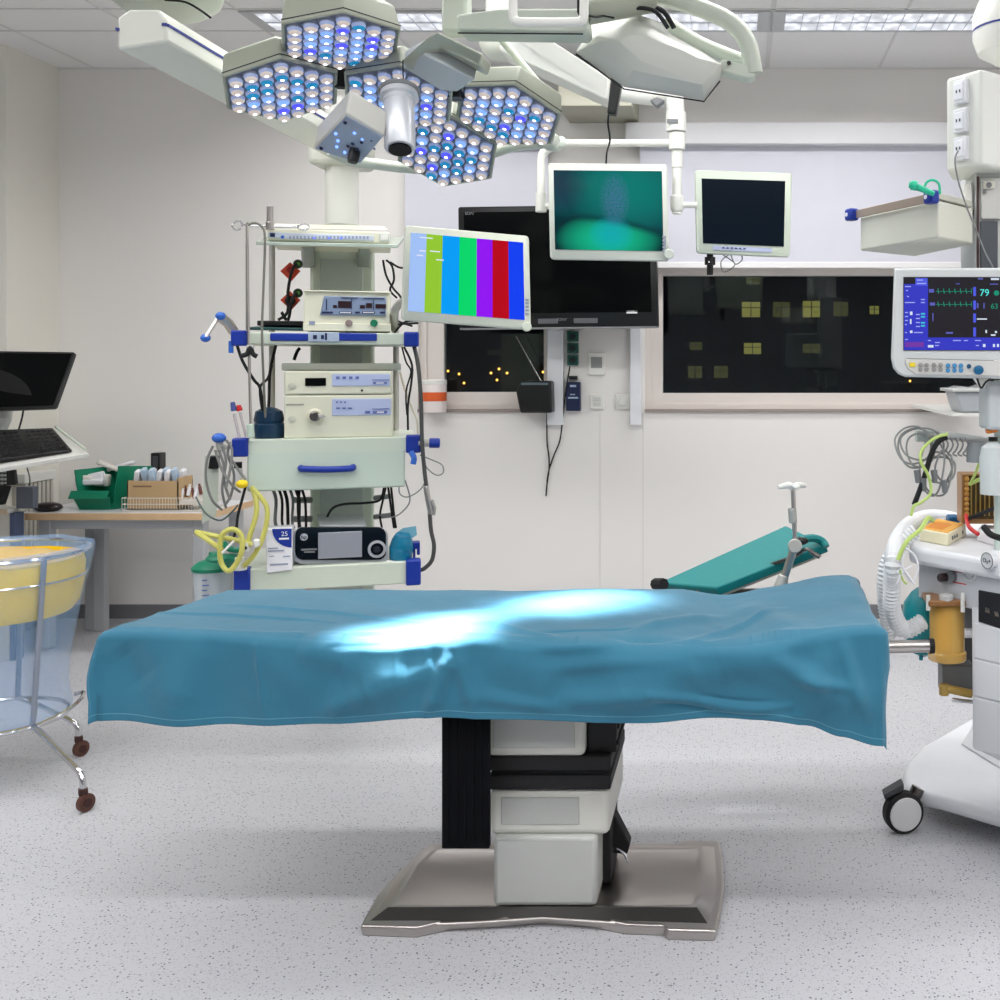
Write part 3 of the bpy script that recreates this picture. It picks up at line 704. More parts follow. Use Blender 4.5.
# ================================================================ second surgical light, turned away
CV = mat('lamp_cover_grey', (198, 200, 192), .42)
t = thing('surgical_light', 'second surgical lamp turned away, smooth grey cover and curved white yoke', 'surgical lamp', P(650, 60, 3.0))
def cover_pt(px, py, Y): return P(px, py, Y)
OO = [(576, 52), (624, 87), (704, 100), (720, 79), (723, 65), (700, 50), (673, 35), (660, 22), (640, 15), (612, 17), (593, 22), (583, 40)]
II = [(600, 41), (633, 70), (702, 85), (715, 70), (717, 63), (696, 50), (668, 38), (654, 29), (640, 25), (618, 26), (604, 29), (597, 36)]
CC = [(622, 44), (640, 60), (680, 70), (696, 62), (698, 58), (682, 50), (660, 42), (650, 37), (640, 35), (630, 35), (624, 38), (620, 41)]
mb = MB(); mb.loft([[P(x, y, 3.16) for x, y in OO], [P(x, y, 3.06) for x, y in OO], [P(x, y, 3.0+.0006*(60-y)) for x, y in II], [P(x, y, 2.975) for x, y in CC]])
mb.build('cover', CV, t, bevel=.012, seg=3)
MB().ptube([(576, 54, 3.055), (624, 89, 3.055), (704, 101.5, 3.055), (720, 81, 3.055)], .0022, smooth=0).build('gasket', BLACKM, t)
mb = MB(); mb.ptube([(608, 20, 3.0), (622, 11, 3.0), (640, 8, 3.0), (656, 12, 3.0), (668, 28, 3.0)], .006); mb.build('rubber_ring', BLACKM, t)
mb = MB(); mb.ptube([(650, 6, 3.04), (664, 12, 3.04), (674, 28, 3.04)], .007); mb.build('second_ring', BLACKM, t)
mb = MB(); mb.ptube([(625, -12, 3.1), (665, -3, 3.1), (700, 8, 3.1), (730, 22, 3.1), (747, 42, 3.1), (754, 74, 3.1)], .026, n=14); mb.build('yoke', M['pale_green_arm'], t)
mb = MB(); mb.pprism([(722, 58), (752, 66), (756, 76), (748, 79), (716, 70)], 3.08, .06); mb.build('yoke_joint', M['pale_green_arm'], t, bevel=.006)
MB().cyl(P(729, 63, 3.07), P(729, 63, 3.09), .006).build('bolt', STEELD, t)
mb = MB(); mb.ptube([(665, 22, 3.2), (700, 44, 3.2), (745, 62, 3.2)], .022, n=12); mb.build('rear_arm', M['pale_green_arm'], t)
mb = MB(); mb.pprism([(456, 14), (500, 8), (586, 8), (588, 30), (583, 33), (458, 31)], 2.9, .1); mb.build('horizontal_arm', mat('arm_grey_green', (184, 192, 180), .4), t, bevel=.008)
MB().ptube([(458, 33, 2.9), (583, 34, 2.9)], .002, smooth=0).build('seam', BLACKM, t)
mb = MB(); mb.ptube([(585, 12, 2.95), (620, 6, 3.0), (650, 0, 3.05)], .035, n=14); mb.build('arm_link', GREYG, t)
MB().ptube([(586, 15, 2.9), (596, 17, 2.92), (604, 16, 2.95), (614, 18, 2.97)], .003).build('cable', BLACKM, t)
MB().cyl(P(655, -6, 3.1), P(655, -330, 3.1), .035).build('suspension_tube', M['pale_green_arm'], t)
# square white handle
t2 = thing('lamp_handle', 'rounded square white ring handle at the top edge in front of the grey lamp arm', 'handle', P(548, 24, 2.75))
hp = [(514, -22), (514, 18), (519, 23), (578, 23), (584, 18), (584, -22)]
MB().tube([P(x, y, 2.78) for x, y in ((513, -60), (513, 12), (515, 19), (521, 22), (576, 22), (582, 19), (584, 12), (584, -60))], .0115, n=12, smooth=4).build('ring', WHITE, t2)
MB().ptube([(513, -60, 2.78), (548, -62, 2.78), (584, -60, 2.78)], .0115, n=12, smooth=0).build('ring_top', WHITE, t2)
MB().cyl(P(548, -62, 2.78), P(548, -310, 2.78), .02).build('hanger', WHITE, t2)
MB().pprism([(577, -30), (580, -30), (581, 14), (577, 12)], 2.84, .03).build('grip', BLACKM, t2)

# ================================================================ monitor boom with two screens
t = thing('monitor_boom', 'white ceiling boom with tubes carrying two flat screens right of the lamps', 'monitor boom', P(677, 214, 4.0))
YM = 4.0
bt = MB(); bt.prism([P(505, 30, 3.75), P(545, 36, 3.75), P(610, 78, 3.95), P(607, 100, 3.95), P(498, 50, 3.75)], (0, .16, 0)); bt.build('spring_arm', WHITE, t, bevel=.01, seg=3)
MB().ptube([(608, 90, 4.0), (640, 95, 4.05), (672, 99, 4.05)], .035, n=12, smooth=0).build('arm_link', WHITE, t)
MB().cyl(P(500, 44, 3.85), P(500, -130, 3.85), .05).build('suspension_tube', WHITE, t)
MB().sph(P(500, 40, 3.85), .075).build('elbow', mat('knuckle_white', (216, 218, 208), .4), t)
mb = MB(); mb.sph(P(668, 97, 4.02), .045, sc=(1.3, 1, .7)); mb.cyl(P(674, 96, YM), P(676, 120, YM), .034, .034, n=20); mb.cyl(P(676, 112, YM), P(676, 132, YM), .037, n=20); mb.build('knuckle', WHITE, t, bevel=.003)
MB().pprism([(650, 100), (657, 97), (664, 100), (657, 106)], 3.96, .05).build('lock_lever', MGREY, t, bevel=.002)
MB().pbox(667, 119, 678, 123, 3.96, .004).build('arm_marking', MGREY, t)
MB().cyl(P(677, 133, YM), P(677, 150, YM), .030, n=20).cyl(P(677, 150, YM), P(677, 168, YM), .020, n=20).build('swivel', WHITE, t, bevel=.002)
MB().cyl(P(677, 168, YM), P(677, 214, YM), .017, n=20).build('drop_tube', WHITE, t)
MB().lathe([(.018, 0), (.024, .01), (.024, .055), (.02, .06)], P(677, 212, YM), (0, 0, 1)).build('lower_collar', WHITE, t)
MB().cyl(P(562, 143, YM), P(670, 143, YM), .0135, n=16).build('cross_tube', WHITE, t)
MB().sph(P(560, 143, YM), .026).build('cross_tube_end', mat('pale_cap', (206, 214, 206), .4), t)
MB().ptube([(560, 147, YM), (549, 149, YM), (542, 155, YM), (541, 170, YM), (541, 200, YM)], .0145, n=14).build('hook_tube', WHITE, t)
MB().cyl(P(541, 193, YM), P(541, 212, YM), .020, n=16).build('hook_collar', WHITE, t, bevel=.002)
MB().cyl(P(541, 206, YM), P(552, 206, YM), .012).build('left_stub', WHITE, t)
MB().cyl(P(680, 205, YM), P(697, 205, YM), .011).build('right_stub', WHITE, t)

def flatscreen(name, label, corners, Y, depth, bez, shell, scr_mat, yaw=0, bezcol=None, group=None):
    """corners: four pixel corners TL,TR,BR,BL with their own depth"""
    TL, TR, BR, BL = [P(*c) for c in corners]
    t = thing(name, label, 'monitor', (BL+BR)/2)
    n = (TR-TL).cross(BL-TL).normalized(); n = n if n.y < 0 else -n      # towards the viewer
    ux = (TR-TL).normalized(); uz = (TL-BL).normalized()
    L = (TR-TL).length; Hh = (TL-BL).length
    l, r, tp, bt = bez
    def q(u_, v_, d): return TL+(TR-TL)*u_+(BL-TL)*v_+((BR-TR)-(BL-TL))*u_*v_+n*d
    mb = MB()
    def rr(i, d, rad=.012):
        pts = []
        for (cu, cv, a0) in ((0, 0, 180), (1, 0, 90), (1, 1, 0), (0, 1, 270)):
            for k in range(4):
                a = R(a0-30*k) ; ru = rad/L; rv = rad/Hh
                cu_ = i/L+ru if cu == 0 else 1-i/L-ru; cv_ = i/Hh+rv if cv == 0 else 1-i/Hh-rv
                pts.append(q(cu_+ru*math.cos(a), cv_-rv*math.sin(a), d))
        return pts
    mb.loft([rr(.03, -depth), rr(.012, -depth*.8), rr(0, -depth*.45), rr(0, -.003), rr(.003, 0)])
    mb.build('casing', shell, t)
    s4 = [q(l, tp, .0), q(1-r, tp, 0), q(1-r, 1-bt, 0), q(l, 1-bt, 0)]
    mb = MB(); uvl = mb.bm.loops.layers.uv.new('UVMap'); NG = 12
    def sq(a, b_, d): return (s4[0]*(1-a)+s4[1]*a)*(1-b_)+(s4[3]*(1-a)+s4[2]*a)*b_+n*d
    gv = [[mb.bm.verts.new(sq(i/NG, j/NG, .002)) for j in range(NG+1)] for i in range(NG+1)]
    for i in range(NG):
        for j in range(NG):
            f = mb.bm.faces.new([gv[i][j], gv[i+1][j], gv[i+1][j+1], gv[i][j+1]])
            for lp, (a, b_) in zip(f.loops, ((i, j), (i+1, j), (i+1, j+1), (i, j+1))): lp[uvl].uv = (a/NG, 1-b_/NG)
    rim_ = [gv[i][0] for i in range(NG+1)]+[gv[NG][j] for j in range(1, NG+1)]+[gv[i][NG] for i in range(NG-1, -1, -1)]+[gv[0][j] for j in range(NG-1, 0, -1)]
    bk_ = [mb.bm.verts.new(v_.co-n*.003) for v_ in rim_]
    for i in range(len(rim_)): j = (i+1) % len(rim_); mb.bm.faces.new([rim_[i], rim_[j], bk_[j], bk_[i]])
    mb.build('screen', scr_mat, t, smooth=False)
    return t, q, n

# screen picture materials (what the screens show)
def scr_nodes(name):
    m = bpy.data.materials.new(name); m.use_nodes = True; b = m.node_tree.nodes['Principled BSDF']
    b.inputs['Base Color'].default_value = (.002, .002, .002, 1); b.inputs['Roughness'].default_value = .2; b.inputs['Specular IOR Level'].default_value = .12; b.inputs['Emission Strength'].default_value = 1
    return m, m.node_tree, b
m, nt, b = scr_nodes('teal_camera_picture')
uv = N(m, 'ShaderNodeUVMap'); nzz = N(m, 'ShaderNodeTexNoise'); nzz.inputs['Scale'].default_value = 2.5; nt.links.new(uv.outputs[0], nzz.inputs[0])
sx = N(m, 'ShaderNodeSeparateXYZ'); nt.links.new(uv.outputs[0], sx.inputs[0])
def mth(op, a, b_=None, cl=False):
    x = N(m, 'ShaderNodeMath'); x.operation = op; x.use_clamp = cl
    for i, q_ in enumerate((a, b_)):
        if q_ is None: continue
        if isinstance(q_, (int, float)): x.inputs[i].default_value = q_
        else: nt.links.new(q_, x.inputs[i])
    return x.outputs[0]
def ell(cx, cy, rx, ry):
    dx = mth('DIVIDE', mth('SUBTRACT', sx.outputs[0], cx), rx); dy = mth('DIVIDE', mth('SUBTRACT', sx.outputs[1], cy), ry)
    d2 = mth('ADD', mth('MULTIPLY', dx, dx), mth('MULTIPLY', dy, dy)); return mth('SUBTRACT', 1, d2, True)
def ellipse_mix(prev, col, e): return mixc(prev, col, e)
c1 = mixc(rgb(2, 40, 56), rgb(4, 88, 92), nzz.outputs['Fac'])
c1 = mixc(c1, rgb(4, 124, 116), ell(.68, .78, .60, .6))
# below the fold line: brighter band
lnv = mth('SUBTRACT', sx.outputs[1], mth('SUBTRACT', .43, mth('MULTIPLY', mth('MULTIPLY', sx.outputs[0], sx.outputs[0]), .22)))
below = mth('LESS_THAN', lnv, 0)
nearl = mth('SUBTRACT', 1, mth('MULTIPLY', mth('ABSOLUTE', lnv), 14), True)
c2 = mixc(rgb(2, 46, 52), rgb(14, 190, 144), ell(.50, .14, .50, .34)); 
x_ = N(m, 'ShaderNodeMix'); x_.data_type = 'RGBA'; nt.links.new(below, x_.inputs['Factor']); nt.links.new(c1, x_.inputs['A']); nt.links.new(c2, x_.inputs['B'])
c3 = mixc(x_.outputs['Result'], rgb(2, 60, 64), mth('MULTIPLY', nearl, .8))
c3 = mixc(c3, rgb(10, 170, 186), mth('MULTIPLY', ell(.52, .2, .22, .24), .8))
n3 = N(m, 'ShaderNodeTexNoise'); n3.inputs['Scale'].default_value = 55; n3.inputs['Roughness'].default_value = .9; n3.inputs['Detail'].default_value = 4; nt.links.new(uv.outputs[0], n3.inputs[0])
c3 = mixc(c3, rgb(76, 112, 160), mth('MULTIPLY', mth('GREATER_THAN', n3.outputs['Fac'], .5), ell(.56, .64, .15, .36)))
c3 = mixc(c3, rgb(40, 50, 80), mth('MULTIPLY', ell(.03, .8, .3, .35), .5))
nt.links.new(c3, b.inputs['Emission Color']); SCR_TEAL = m
m, nt, b = scr_nodes('colour_bar_picture')
uv = N(m, 'ShaderNodeUVMap'); sx = N(m, 'ShaderNodeSeparateXYZ'); nt.links.new(uv.outputs[0], sx.inputs[0])
rp = N(m, 'ShaderNodeValToRGB'); rp.color_ramp.interpolation = 'CONSTANT'; nt.links.new(sx.outputs[0], rp.inputs[0])
bars = [(0, (168, 200, 255)), (.135, (152, 206, 52)), (.275, (0, 162, 255)), (.425, (0, 222, 110)), (.575, (150, 20, 250)), (.715, (190, 0, 24)), (.86, (16, 66, 250))]
els = rp.color_ramp.elements
els[0].position = 0; els[0].color = rgb(*bars[0][1]); els[1].position = bars[1][0]; els[1].color = rgb(*bars[1][1])
for p_, c_ in bars[2:]: e_ = els.new(p_); e_.color = rgb(*c_)
nt.links.new(rp.outputs[0], b.inputs['Emission Color']); SCR_BARS = m
m, nt, b = scr_nodes('dark_idle_picture'); b.inputs['Emission Color'].default_value = (.004, .009, .018, 1); b.inputs['Roughness'].default_value = .1; SCR_IDLE = m

MSH = mat('monitor_shell', (206, 211, 202), .4)
t, q, n = flatscreen('surgical_monitor', 'white framed monitor showing a teal camera picture, hanging beside the lamps',
                     [(548, 163, 3.9), (667, 164, 3.93), (669, 261, 3.93), (550, 259, 3.9)], 3.9, .06, (.045, .045, .075, .10), MSH, SCR_TEAL)
MB().cyl(P(669, 254, 3.88), P(669, 254, 3.92), .018, n=20).build('control_knob', MSH, t, bevel=.003)
mb = MB()
for k in range(5): mb.pbox(662.5, 236+k*3.4, 666, 238+k*3.4, 3.915, .01)
mb.build('buttons', mat('button_grey_blue', (150, 158, 176), .4), t)
t, q, n = flatscreen('surgical_monitor', 'white framed monitor with dark idle screen, right of the teal picture monitor',
                     [(695, 170, 4.0), (792, 173, 4.05), (790, 257, 4.05), (697, 253, 4.0)], 4.0, .06, (.065, .07, .10, .12), mat('monitor_shell_green', (202, 211, 196), .4), SCR_IDLE)
MB().slab([q(.17, .905, .003), q(.8, .905, .003), q(.8, .955, .003), q(.17, .955, .003)], .001).build('button_strip', mat('button_strip_blue', (176, 184, 214), .4), t)
mb = MB()
for k in range(6): c = q(.28+.045*k, .925, .004); mb.box(c, (.008, .003, .004))
mb.build('buttons', NAVY, t)
t = thing('endoscope_camera', 'small black camera head on a cable hanging under the dark idle monitor', 'camera', P(710, 275, 4.02))
MB().cyl(P(710, 257, 4.04), P(710, 265, 4.04), .020).cyl(P(710, 264, 4.04), P(710, 275, 4.04), .012).cyl(P(710, 257, 4.04), P(710, 251, 4.04), .012).build('body', BLACK, t, bevel=.002)
MB().sph(P(709, 262, 4.015), .003).build('led', PAPER, t)
tag(MB().ptube([(718, 252, 4.05), (728, 258, 4.05), (735, 265, 4.06), (724, 272, 4.06), (721, 262, 4.05), (730, 254, 4.05), (740, 254, 4.06), (742, 260, 4.06), (735, 264, 4.06), (730, 252, 4.05)], .0022).build('monitor_cable', GREYC), 'thin grey cable looping under the dark idle monitor', 'cable')

t, q, n = flatscreen('surgical_monitor', 'tilted cream monitor showing vertical colour bars, beside the equipment tower',
                     [(405, 225, 3.62), (529, 236, 3.75), (531, 330, 3.75), (401, 320, 3.62)], 3.7, .06, (.048, .05, .075, .10), mat('monitor_shell_cream', (202, 206, 192), .4), SCR_BARS)
c = q(.965, .97, .0); MB().cyl(c-n*.004, c+n*.012, .016, n=20).build('control_knob', M['monitor_shell_cream'], t, bevel=.003)
mb = MB()
for k in range(5): mb.box(q(.972, .68+.038*k, .001), (.012, .003, .006))
mb.build('buttons', M['button_grey_blue'], t)
pwh = screen('osd_white', (235, 240, 255), 1.0)
mb = MB()
for (a_, b_, ll) in ((.12, .11, .10), (.2, .245, .08), (.12, .25, .05), (.25, .33, .06), (.10, .3, .05)):
    mb.slab([q(a_, b_, .003), q(a_+ll, b_, .003), q(a_+ll, b_+.012, .003), q(a_, b_+.012, .003)], .0004)
mb.build('screen_text', pwh, t, smooth=False)
MB().ptube([(405, 300, 3.72), (395, 310, 3.85), (395, 330, 4.05)], .014).build('mount_arm', ALU, t)

# television on the back wall
t, q, n = flatscreen('television', 'large black flat television on the back wall behind the small monitors', [(458, 207, 5.72), (655, 204, 5.62), (658, 328, 5.62), (460, 330, 5.72)], 5.7, .08, (.03, .03, .045, .13), BLACK, GLOSSB)
mb = MB(); mb.slab([q(0, .985, .002), q(1, .985, .002), q(1, 1.0, .002), q(0, 1.0, .002)], .002); mb.build('lower_trim', mat('tv_silver', (150, 150, 154), .3, .6), t)
text('SONY', .022, q(.065, .055, .003), MGREY, t); text('SONY', .02, q(.52, .925, .003), MGREY, t)
for (a_, b_) in ((.40, .50), (.58, .70)): MB().slab([q(a_, .915, .002), q(b_, .915, .002), q(b_, .955, .002), q(a_, .955, .002)], .001).build('speaker_slot', mat('slot_grey', (86, 88, 92), .5), t)
MB().slab([q(.845, .855, .002), q(.9, .855, .002), q(.9, .88, .002), q(.845, .88, .002)], .001).build('sticker', PAPER, t)
MB().bx(P(600, 0, 5.7).x-.15, P(600, 0, 5.7).x+.15, 5.74, 5.99, 1.62, 1.95).build('wall_bracket', BLACK, t)

# ================================================================ wall fittings in the middle
GS = mat('dark_green_socket', (24, 84, 74), .4)
for i, (y0, y1) in enumerate(((331, 342), (343, 354), (355, 366))):
    t = thing('wall_socket', 'dark green wall socket under the television, %s of the three' % ['topmost', 'middle one', 'lowest'][i], 'socket', P(572, y1, 5.97), 'green wall sockets')
    MB().pbox(567, y0, 578, y1-.6, 5.97, .03).build('plate', GS, t, bevel=.002)
    MB().cyl(P(572.5, (y0+y1)/2, 5.965), P(572.5, (y0+y1)/2, 5.972), .018).build('recess', mat('socket_hole', (12, 34, 32), .5), t)
t = thing('control_panel', 'white wall thermostat panel with grey square display', 'wall panel', P(597, 375, 5.98))
MB().pbox(588, 353, 605, 375, 5.98, .02).build('housing', WHITE, t, bevel=.003); MB().pbox(591, 357, 602, 368, 5.977, .004).build('display', mat('display_grey', (150, 152, 150), .4), t)
t = thing('intercom_box', 'dark blue wall box with pale labels beside the white cable duct', 'wall box', P(573, 411, 5.95))
MB().pbox(566, 382, 580, 411, 5.95, .05).build('housing', NAVY, t, bevel=.003)
for q_ in ((568, 397, 578, 398.6), (570, 385, 576, 387), (570, 394, 575, 395)): MB().pbox(*q_, 5.947, .004).build('label', mat('pale_label', (170, 190, 215), .5), t)
MB().pbox(569, 376, 577, 379.5, 5.97, .03).build('hook', BLACK, t)
for i, (a_, b_) in enumerate(((590, 394), (616, 394))):
    t = thing('wall_switch', ['white double wall switch plate right of the blue wall box', 'white wall socket plate with round knob beside the right cable duct'][i], 'switch', P(a_+7, b_+15, 5.98))
    MB().pbox(a_, b_, a_+14, b_+15, 5.98, .02).build('plate', WHITE, t, bevel=.003)
    if i == 0: MB().pbox(a_+3, b_+3, a_+11, b_+7, 5.976, .006).pbox(a_+3, b_+8, a_+11, b_+12, 5.976, .006).build('rocker', mat('rocker', (214, 214, 210), .3), t, bevel=.001)
    else: MB().cyl(P(a_+7, b_+7.5, 5.965), P(a_+7, b_+7.5, 5.99), .022, n=20).build('knob', M['rocker'], t, bevel=.001)
t = thing('radio', 'black portable radio with raised antenna on the left window sill', 'radio', P(535, 412, 5.93))
MB().prism([P(516, 392, 5.86), P(520, 383, 5.86), P(526, 381, 5.86), P(551, 381, 5.86), P(552, 413, 5.86), P(520, 413, 5.86)], (0, .12, 0)).build('case', BLACK, t, bevel=.01)
MB().pbox(521, 382.5, 548, 385, 5.857, .02).build('top_panel', mat('radio_grey', (96, 112, 120), .3), t, bevel=.002)
MB().cyl(P(541, 381, 5.93), P(516, 336, 5.93), .0035, .002).build('antenna', CHROME, t)
MB().ptube([(547, 412, 5.97), (547, 440, 5.985), (549, 458, 5.985), (549, 470, 5.985), (547, 484, 5.985), (546, 496, 5.985)], .004).build('cable', BLACKM, t)
tag(MB().ptube([(570, 366, 5.96), (566, 390, 5.94), (563, 415, 5.97), (560, 440, 5.98), (554, 455, 5.985), (549, 470, 5.985), (547, 482, 5.985)], .004).build('power_cord', BLACKM), 'black cord running down the wall from the green sockets', 'cord')
t = thing('wipes_tub', 'white tub with orange band on the left window sill', 'tub', P(434, 412, 5.93))
MB().lathe([(.065, 0), (.066, .05), (.066, .155), (.064, .16)], P(434, 412, 5.93), (0, 0, 1)).build('tub', mat('tub_white', (232, 222, 218), .4), t)
MB().lathe([(.0665, 0), (.0665, .048)], P(434, 401, 5.93), (0, 0, 1), cap=False).build('band', ORANGE, t)
MB().lathe([(.068, 0), (.068, .02), (.06, .024)], P(434, 384, 5.93), (0, 0, 1)).build('lid', WHITE, t)
t = thing('plastic_bin', 'grey translucent plastic bin on the right window sill below the patient monitor', 'bin', P(975, 412, 5.2))
a_ = [(P(x, y, 4.9)) for x, y in ((955, 391), (1010, 391), (1008, 413), (962, 413))]
MB().prism(a_, (0, .25, 0)).build('bin', mat('bin_grey', (186, 192, 198), .3, alpha=.8), t, bevel=.01)
MB().pbox(952, 389, 1012, 392, 4.88, .29).build('rim', LGREY, t, bevel=.003)
MB().pprism([(952, 389), (960, 386), (975, 388), (985, 384), (1000, 388), (1005, 390)], 4.95, .15).build('bag', CLEAR, t)
MB().bx(P(950, 0, 4.9).x, P(1020, 0, 4.9).x, 4.88, 5.99, P(0, 416, 4.9).z, P(0, 413, 4.9).z).build('shelf', WHITE, t)
#PART2
# ================================================================ equipment tower on the ceiling pendant
FRAME[0] = (Vector((-1.43, 3.95, 0)), R(17))
YT = 3.8
t = thing('equipment_tower', 'ceiling hung equipment tower with pale sage shelves, blue corner bumpers and a drawer', 'equipment tower', P(330, 583, 4.0))
MB().cyl(P(342, 225, 4.3), P(342, 0, 4.3)+Vector((0, 0, .2)), .062, n=28).cyl(P(342, 100, 4.3), P(342, -330, 4.3), .062, n=28).build('ceiling_tube', WHITE, t)
MB().bx(P(310, 0, 4.25).x, P(374, 0, 4.25).x, 4.25, 4.4, .32, P(0, 236, 4.25).z).build('column', SAGE, t, bevel=.012)
MB().bx(P(320, 0, 4.24).x, P(363, 0, 4.24).x, 4.245, 4.255, .34, P(0, 250, 4.25).z).build('column_face', mat('column_face_grey', (188, 196, 190), .4), t, bevel=.003)
mb = MB()
mb.slab([P(256, 245, YT), P(398, 248, YT), P(404, 240, 4.22), P(266, 240, 4.22)], .012)
mb.build('top_shelf', mat('glassy_shelf', (196, 208, 196), .2, alpha=.9), t, bevel=.002)
for i, px in enumerate((301, 356)):
    MB().loft([[P(px, 247, 4.0), P(px+14, 247, 4.0), P(px+14, 250, 4.26), P(px, 250, 4.26)], [P(px+4, 250, 4.02), P(px+13, 250, 4.02), P(px+14, 268, 4.26), P(px+1, 268, 4.26)]]).build('shelf_bracket', mat('bracket_grey', (150, 158, 150), .4, .3), t, bevel=.003)
CORN = BLUE
def shelf(px0, px1, y0, y1, name='shelf', handle=None):
    a, b = P(px0, y0, YT), P(px1, y1, YT)
    o_ = MB().bx(a.x+.02, b.x-.02, YT, YT+.45, b.z, a.z).build(name, SAGE, t, bevel=.004)
    for sx0, sx1 in ((a.x-.003, a.x+.048), (b.x-.048, b.x+.003)):
        MB().bx(sx0, sx1, YT-.012, YT+.04, b.z-.006, a.z+.006).build('corner_bumper', CORN, o_, bevel=.006)
    return o_, a, b
s1, a, b = shelf(232, 418, 332, 345)
MB().pbox(270, 333, 309, 341, YT-.008, .012).build('front_handle', BLUE, s1, bevel=.004)
MB().pbox(338, 333, 377, 341, YT-.008, .012).build('front_handle', BLUE, s1, bevel=.004)
hb = MB().pbox(308, 332, 339, 342, YT-.012, .014).build('handle_badge', mat('badge_grey_blue', (166, 180, 200), .4), s1, bevel=.003)
mb = MB(); mb.pbox(313, 335, 317, 339, YT-.014, .004); mb.pbox(321, 335, 324, 339, YT-.014, .004); mb.pbox(325, 333, 327, 340, YT-.014, .004); mb.build('badge_mark', NAVY, s1, smooth=False)
s2, a, b = shelf(233, 420, 440, 451)
dz = MB().pbox(247, 452, 405, 487, YT+.0, .42); dw = dz.build('drawer', mat('sage_drawer', (198, 212, 198), .38), t, bevel=.006)
MB().pbox(247, 451.2, 405, 452, YT+.002, .4).build('drawer_gap', DGREY, t, smooth=False)
MB().ptube([(301, 468, YT), (304, 469, YT-.02), (327, 469.5, YT-.024), (350, 468.5, YT-.02), (353, 467, YT)], .0115, n=12).build('drawer_handle', BLUE, dw)
s3, a, b = shelf(235, 420, 570, 583)
for px in (262, 266, 273):
    pass
MB().cyl(P(272, 243, 4.15), P(272, 440, 4.15), .011).build('side_post', ALU, t)
MB().cyl(P(396, 330, 4.2), P(396, 440, 4.2), .011).build('side_post', ALU, t)
mb = MB()
for y in (500, 519): mb.ptube([(293, y, 4.2), (312, y, 4.22)], .012, smooth=0); mb.ptube([(374, y-2, 4.22), (392, y-4, 4.2)], .010, smooth=0)
mb.build('cable_rail', GREYC, t)
# left ball-ended lever, clamps
BALL = BLUEL
t_ = thing('clamp_lever', 'steel clamp with two blue ball ends on the upper left corner of the tower', 'clamp', P(232, 335, 3.8))
MB().ptube([(220, 317, 3.8), (228, 323, 3.82), (234, 332, 3.83)], .018, smooth=0).build('clamp_body', STEEL, t_, bevel=.003)
MB().ptube([(206, 337, 3.74), (219, 317, 3.76)], .006, smooth=0).build('bar', STEEL, t_)
for (x, y) in ((205.5, 338), (220.5, 316)): MB().sph(P(x, y, 3.75), .0165, 14, (1, 1, .85)).build('ball_end', BALL, t_)
MB().cyl(P(231, 341, 3.8), P(231, 353, 3.8), .008).build('hook', BALL, t_)
t_ = thing('screw_clamp', 'dark blue star knob clamp on the right end of the drawer shelf', 'clamp', P(428, 447, 3.8))
MB().cyl(P(418, 443, 3.8), P(430, 443, 3.8), .014).build('clamp_body', ALU, t_, bevel=.003)
MB().cyl(P(429, 443, 3.8), P(440, 443, 3.8), .019, n=8).build('knob', NAVY and BLUE, t_, bevel=.005)
t_ = thing('screw_clamp', 'pale clamp with blue ball on the left end of the drawer shelf', 'clamp', P(222, 450, 3.8))
MB().sph(P(219, 438, 3.78), .021, 14, (1.1, 1, .8)).build('ball_end', BALL, t_)
MB().cyl(P(219, 440, 3.8), P(221, 452, 3.8), .012).cyl(P(222, 447, 3.8), P(234, 447, 3.8), .008).build('clamp_body', ALU, t_)
t_ = thing('blue_hook_clamp', 'small dark blue clamp standing on the lowest shelf at the right end', 'clamp', P(413, 568, 3.85))
MB().pbox(407, 543, 420, 549, 3.85, .05).pbox(407, 549, 410, 557, 3.85, .05).pbox(417, 543, 420, 555, 3.85, .05).pbox(413, 549, 415.5, 569, 3.86, .03).build('clamp', BLUE, t_, bevel=.003)
tag(MB().ptube([(411, 452, 3.78), (414, 458, 3.77), (413, 464, 3.77)], .010).build('blue_clip', BLUEL), 'small bright blue clip hanging under the right end of the drawer shelf', 'clip')

# devices
def device(name, label, cat, x0, y0, x1, y1, d, m=CREAM, Y=YT+.02, bev=.006, group=None):
    a = P(x0, y0, Y); b = P(x1, y1, Y)
    t = thing(name, label, cat, ((a.x+b.x)/2, Y+d/2, b.z), group)
    MB().bx(a.x, b.x, Y, Y+d, b.z, a.z).build('casing', m, t, bevel=bev, seg=3)
    return t
PANEL = mat('panel_lilac_blue', (182, 192, 224), .4); PANELT = mat('panel_text_blue', (96, 108, 170), .5)
t = device('video_processor', 'slim cream control unit with pale blue key strip on the top shelf of the tower', 'medical device', 267, 228, 390, 244, .34)
MB().loft([[P(270, 228, 3.84), P(388, 230, 3.84), P(388, 230, 4.1), P(270, 228, 4.1)], [P(275, 223.5, 3.9), P(384, 226, 3.9), P(384, 226, 4.1), P(275, 223.5, 4.1)]]).build('lid', CREAM, t, bevel=.004)
f = MB().pbox(268, 232, 374, 241, YT+.014, .008).build('front_panel', mat('panel_pale', (206, 214, 226), .4), t, bevel=.002)
MB().pbox(270, 233, 275, 237, YT+.011, .005).build('logo', NAVY, f); MB().cyl(P(282.5, 237, YT+.01), P(282.5, 237, YT+.02), .006).build('power_button', BLUEL, f)
mb = MB()
for k in range(22):
    x = 289+k*3.7
    if x < 370: mb.pbox(x, 236, x+2, 239, YT+.012, .004)
mb.build('keys', mat('key_grey', (150, 160, 186), .4), f, smooth=False)
mb = MB()
for x in (313, 328, 340): mb.pbox(x, 237, x+2.2, 239, YT+.0105, .004)
mb.build('key_light', screen('key_led', (110, 130, 255), 1.5), f, smooth=False)
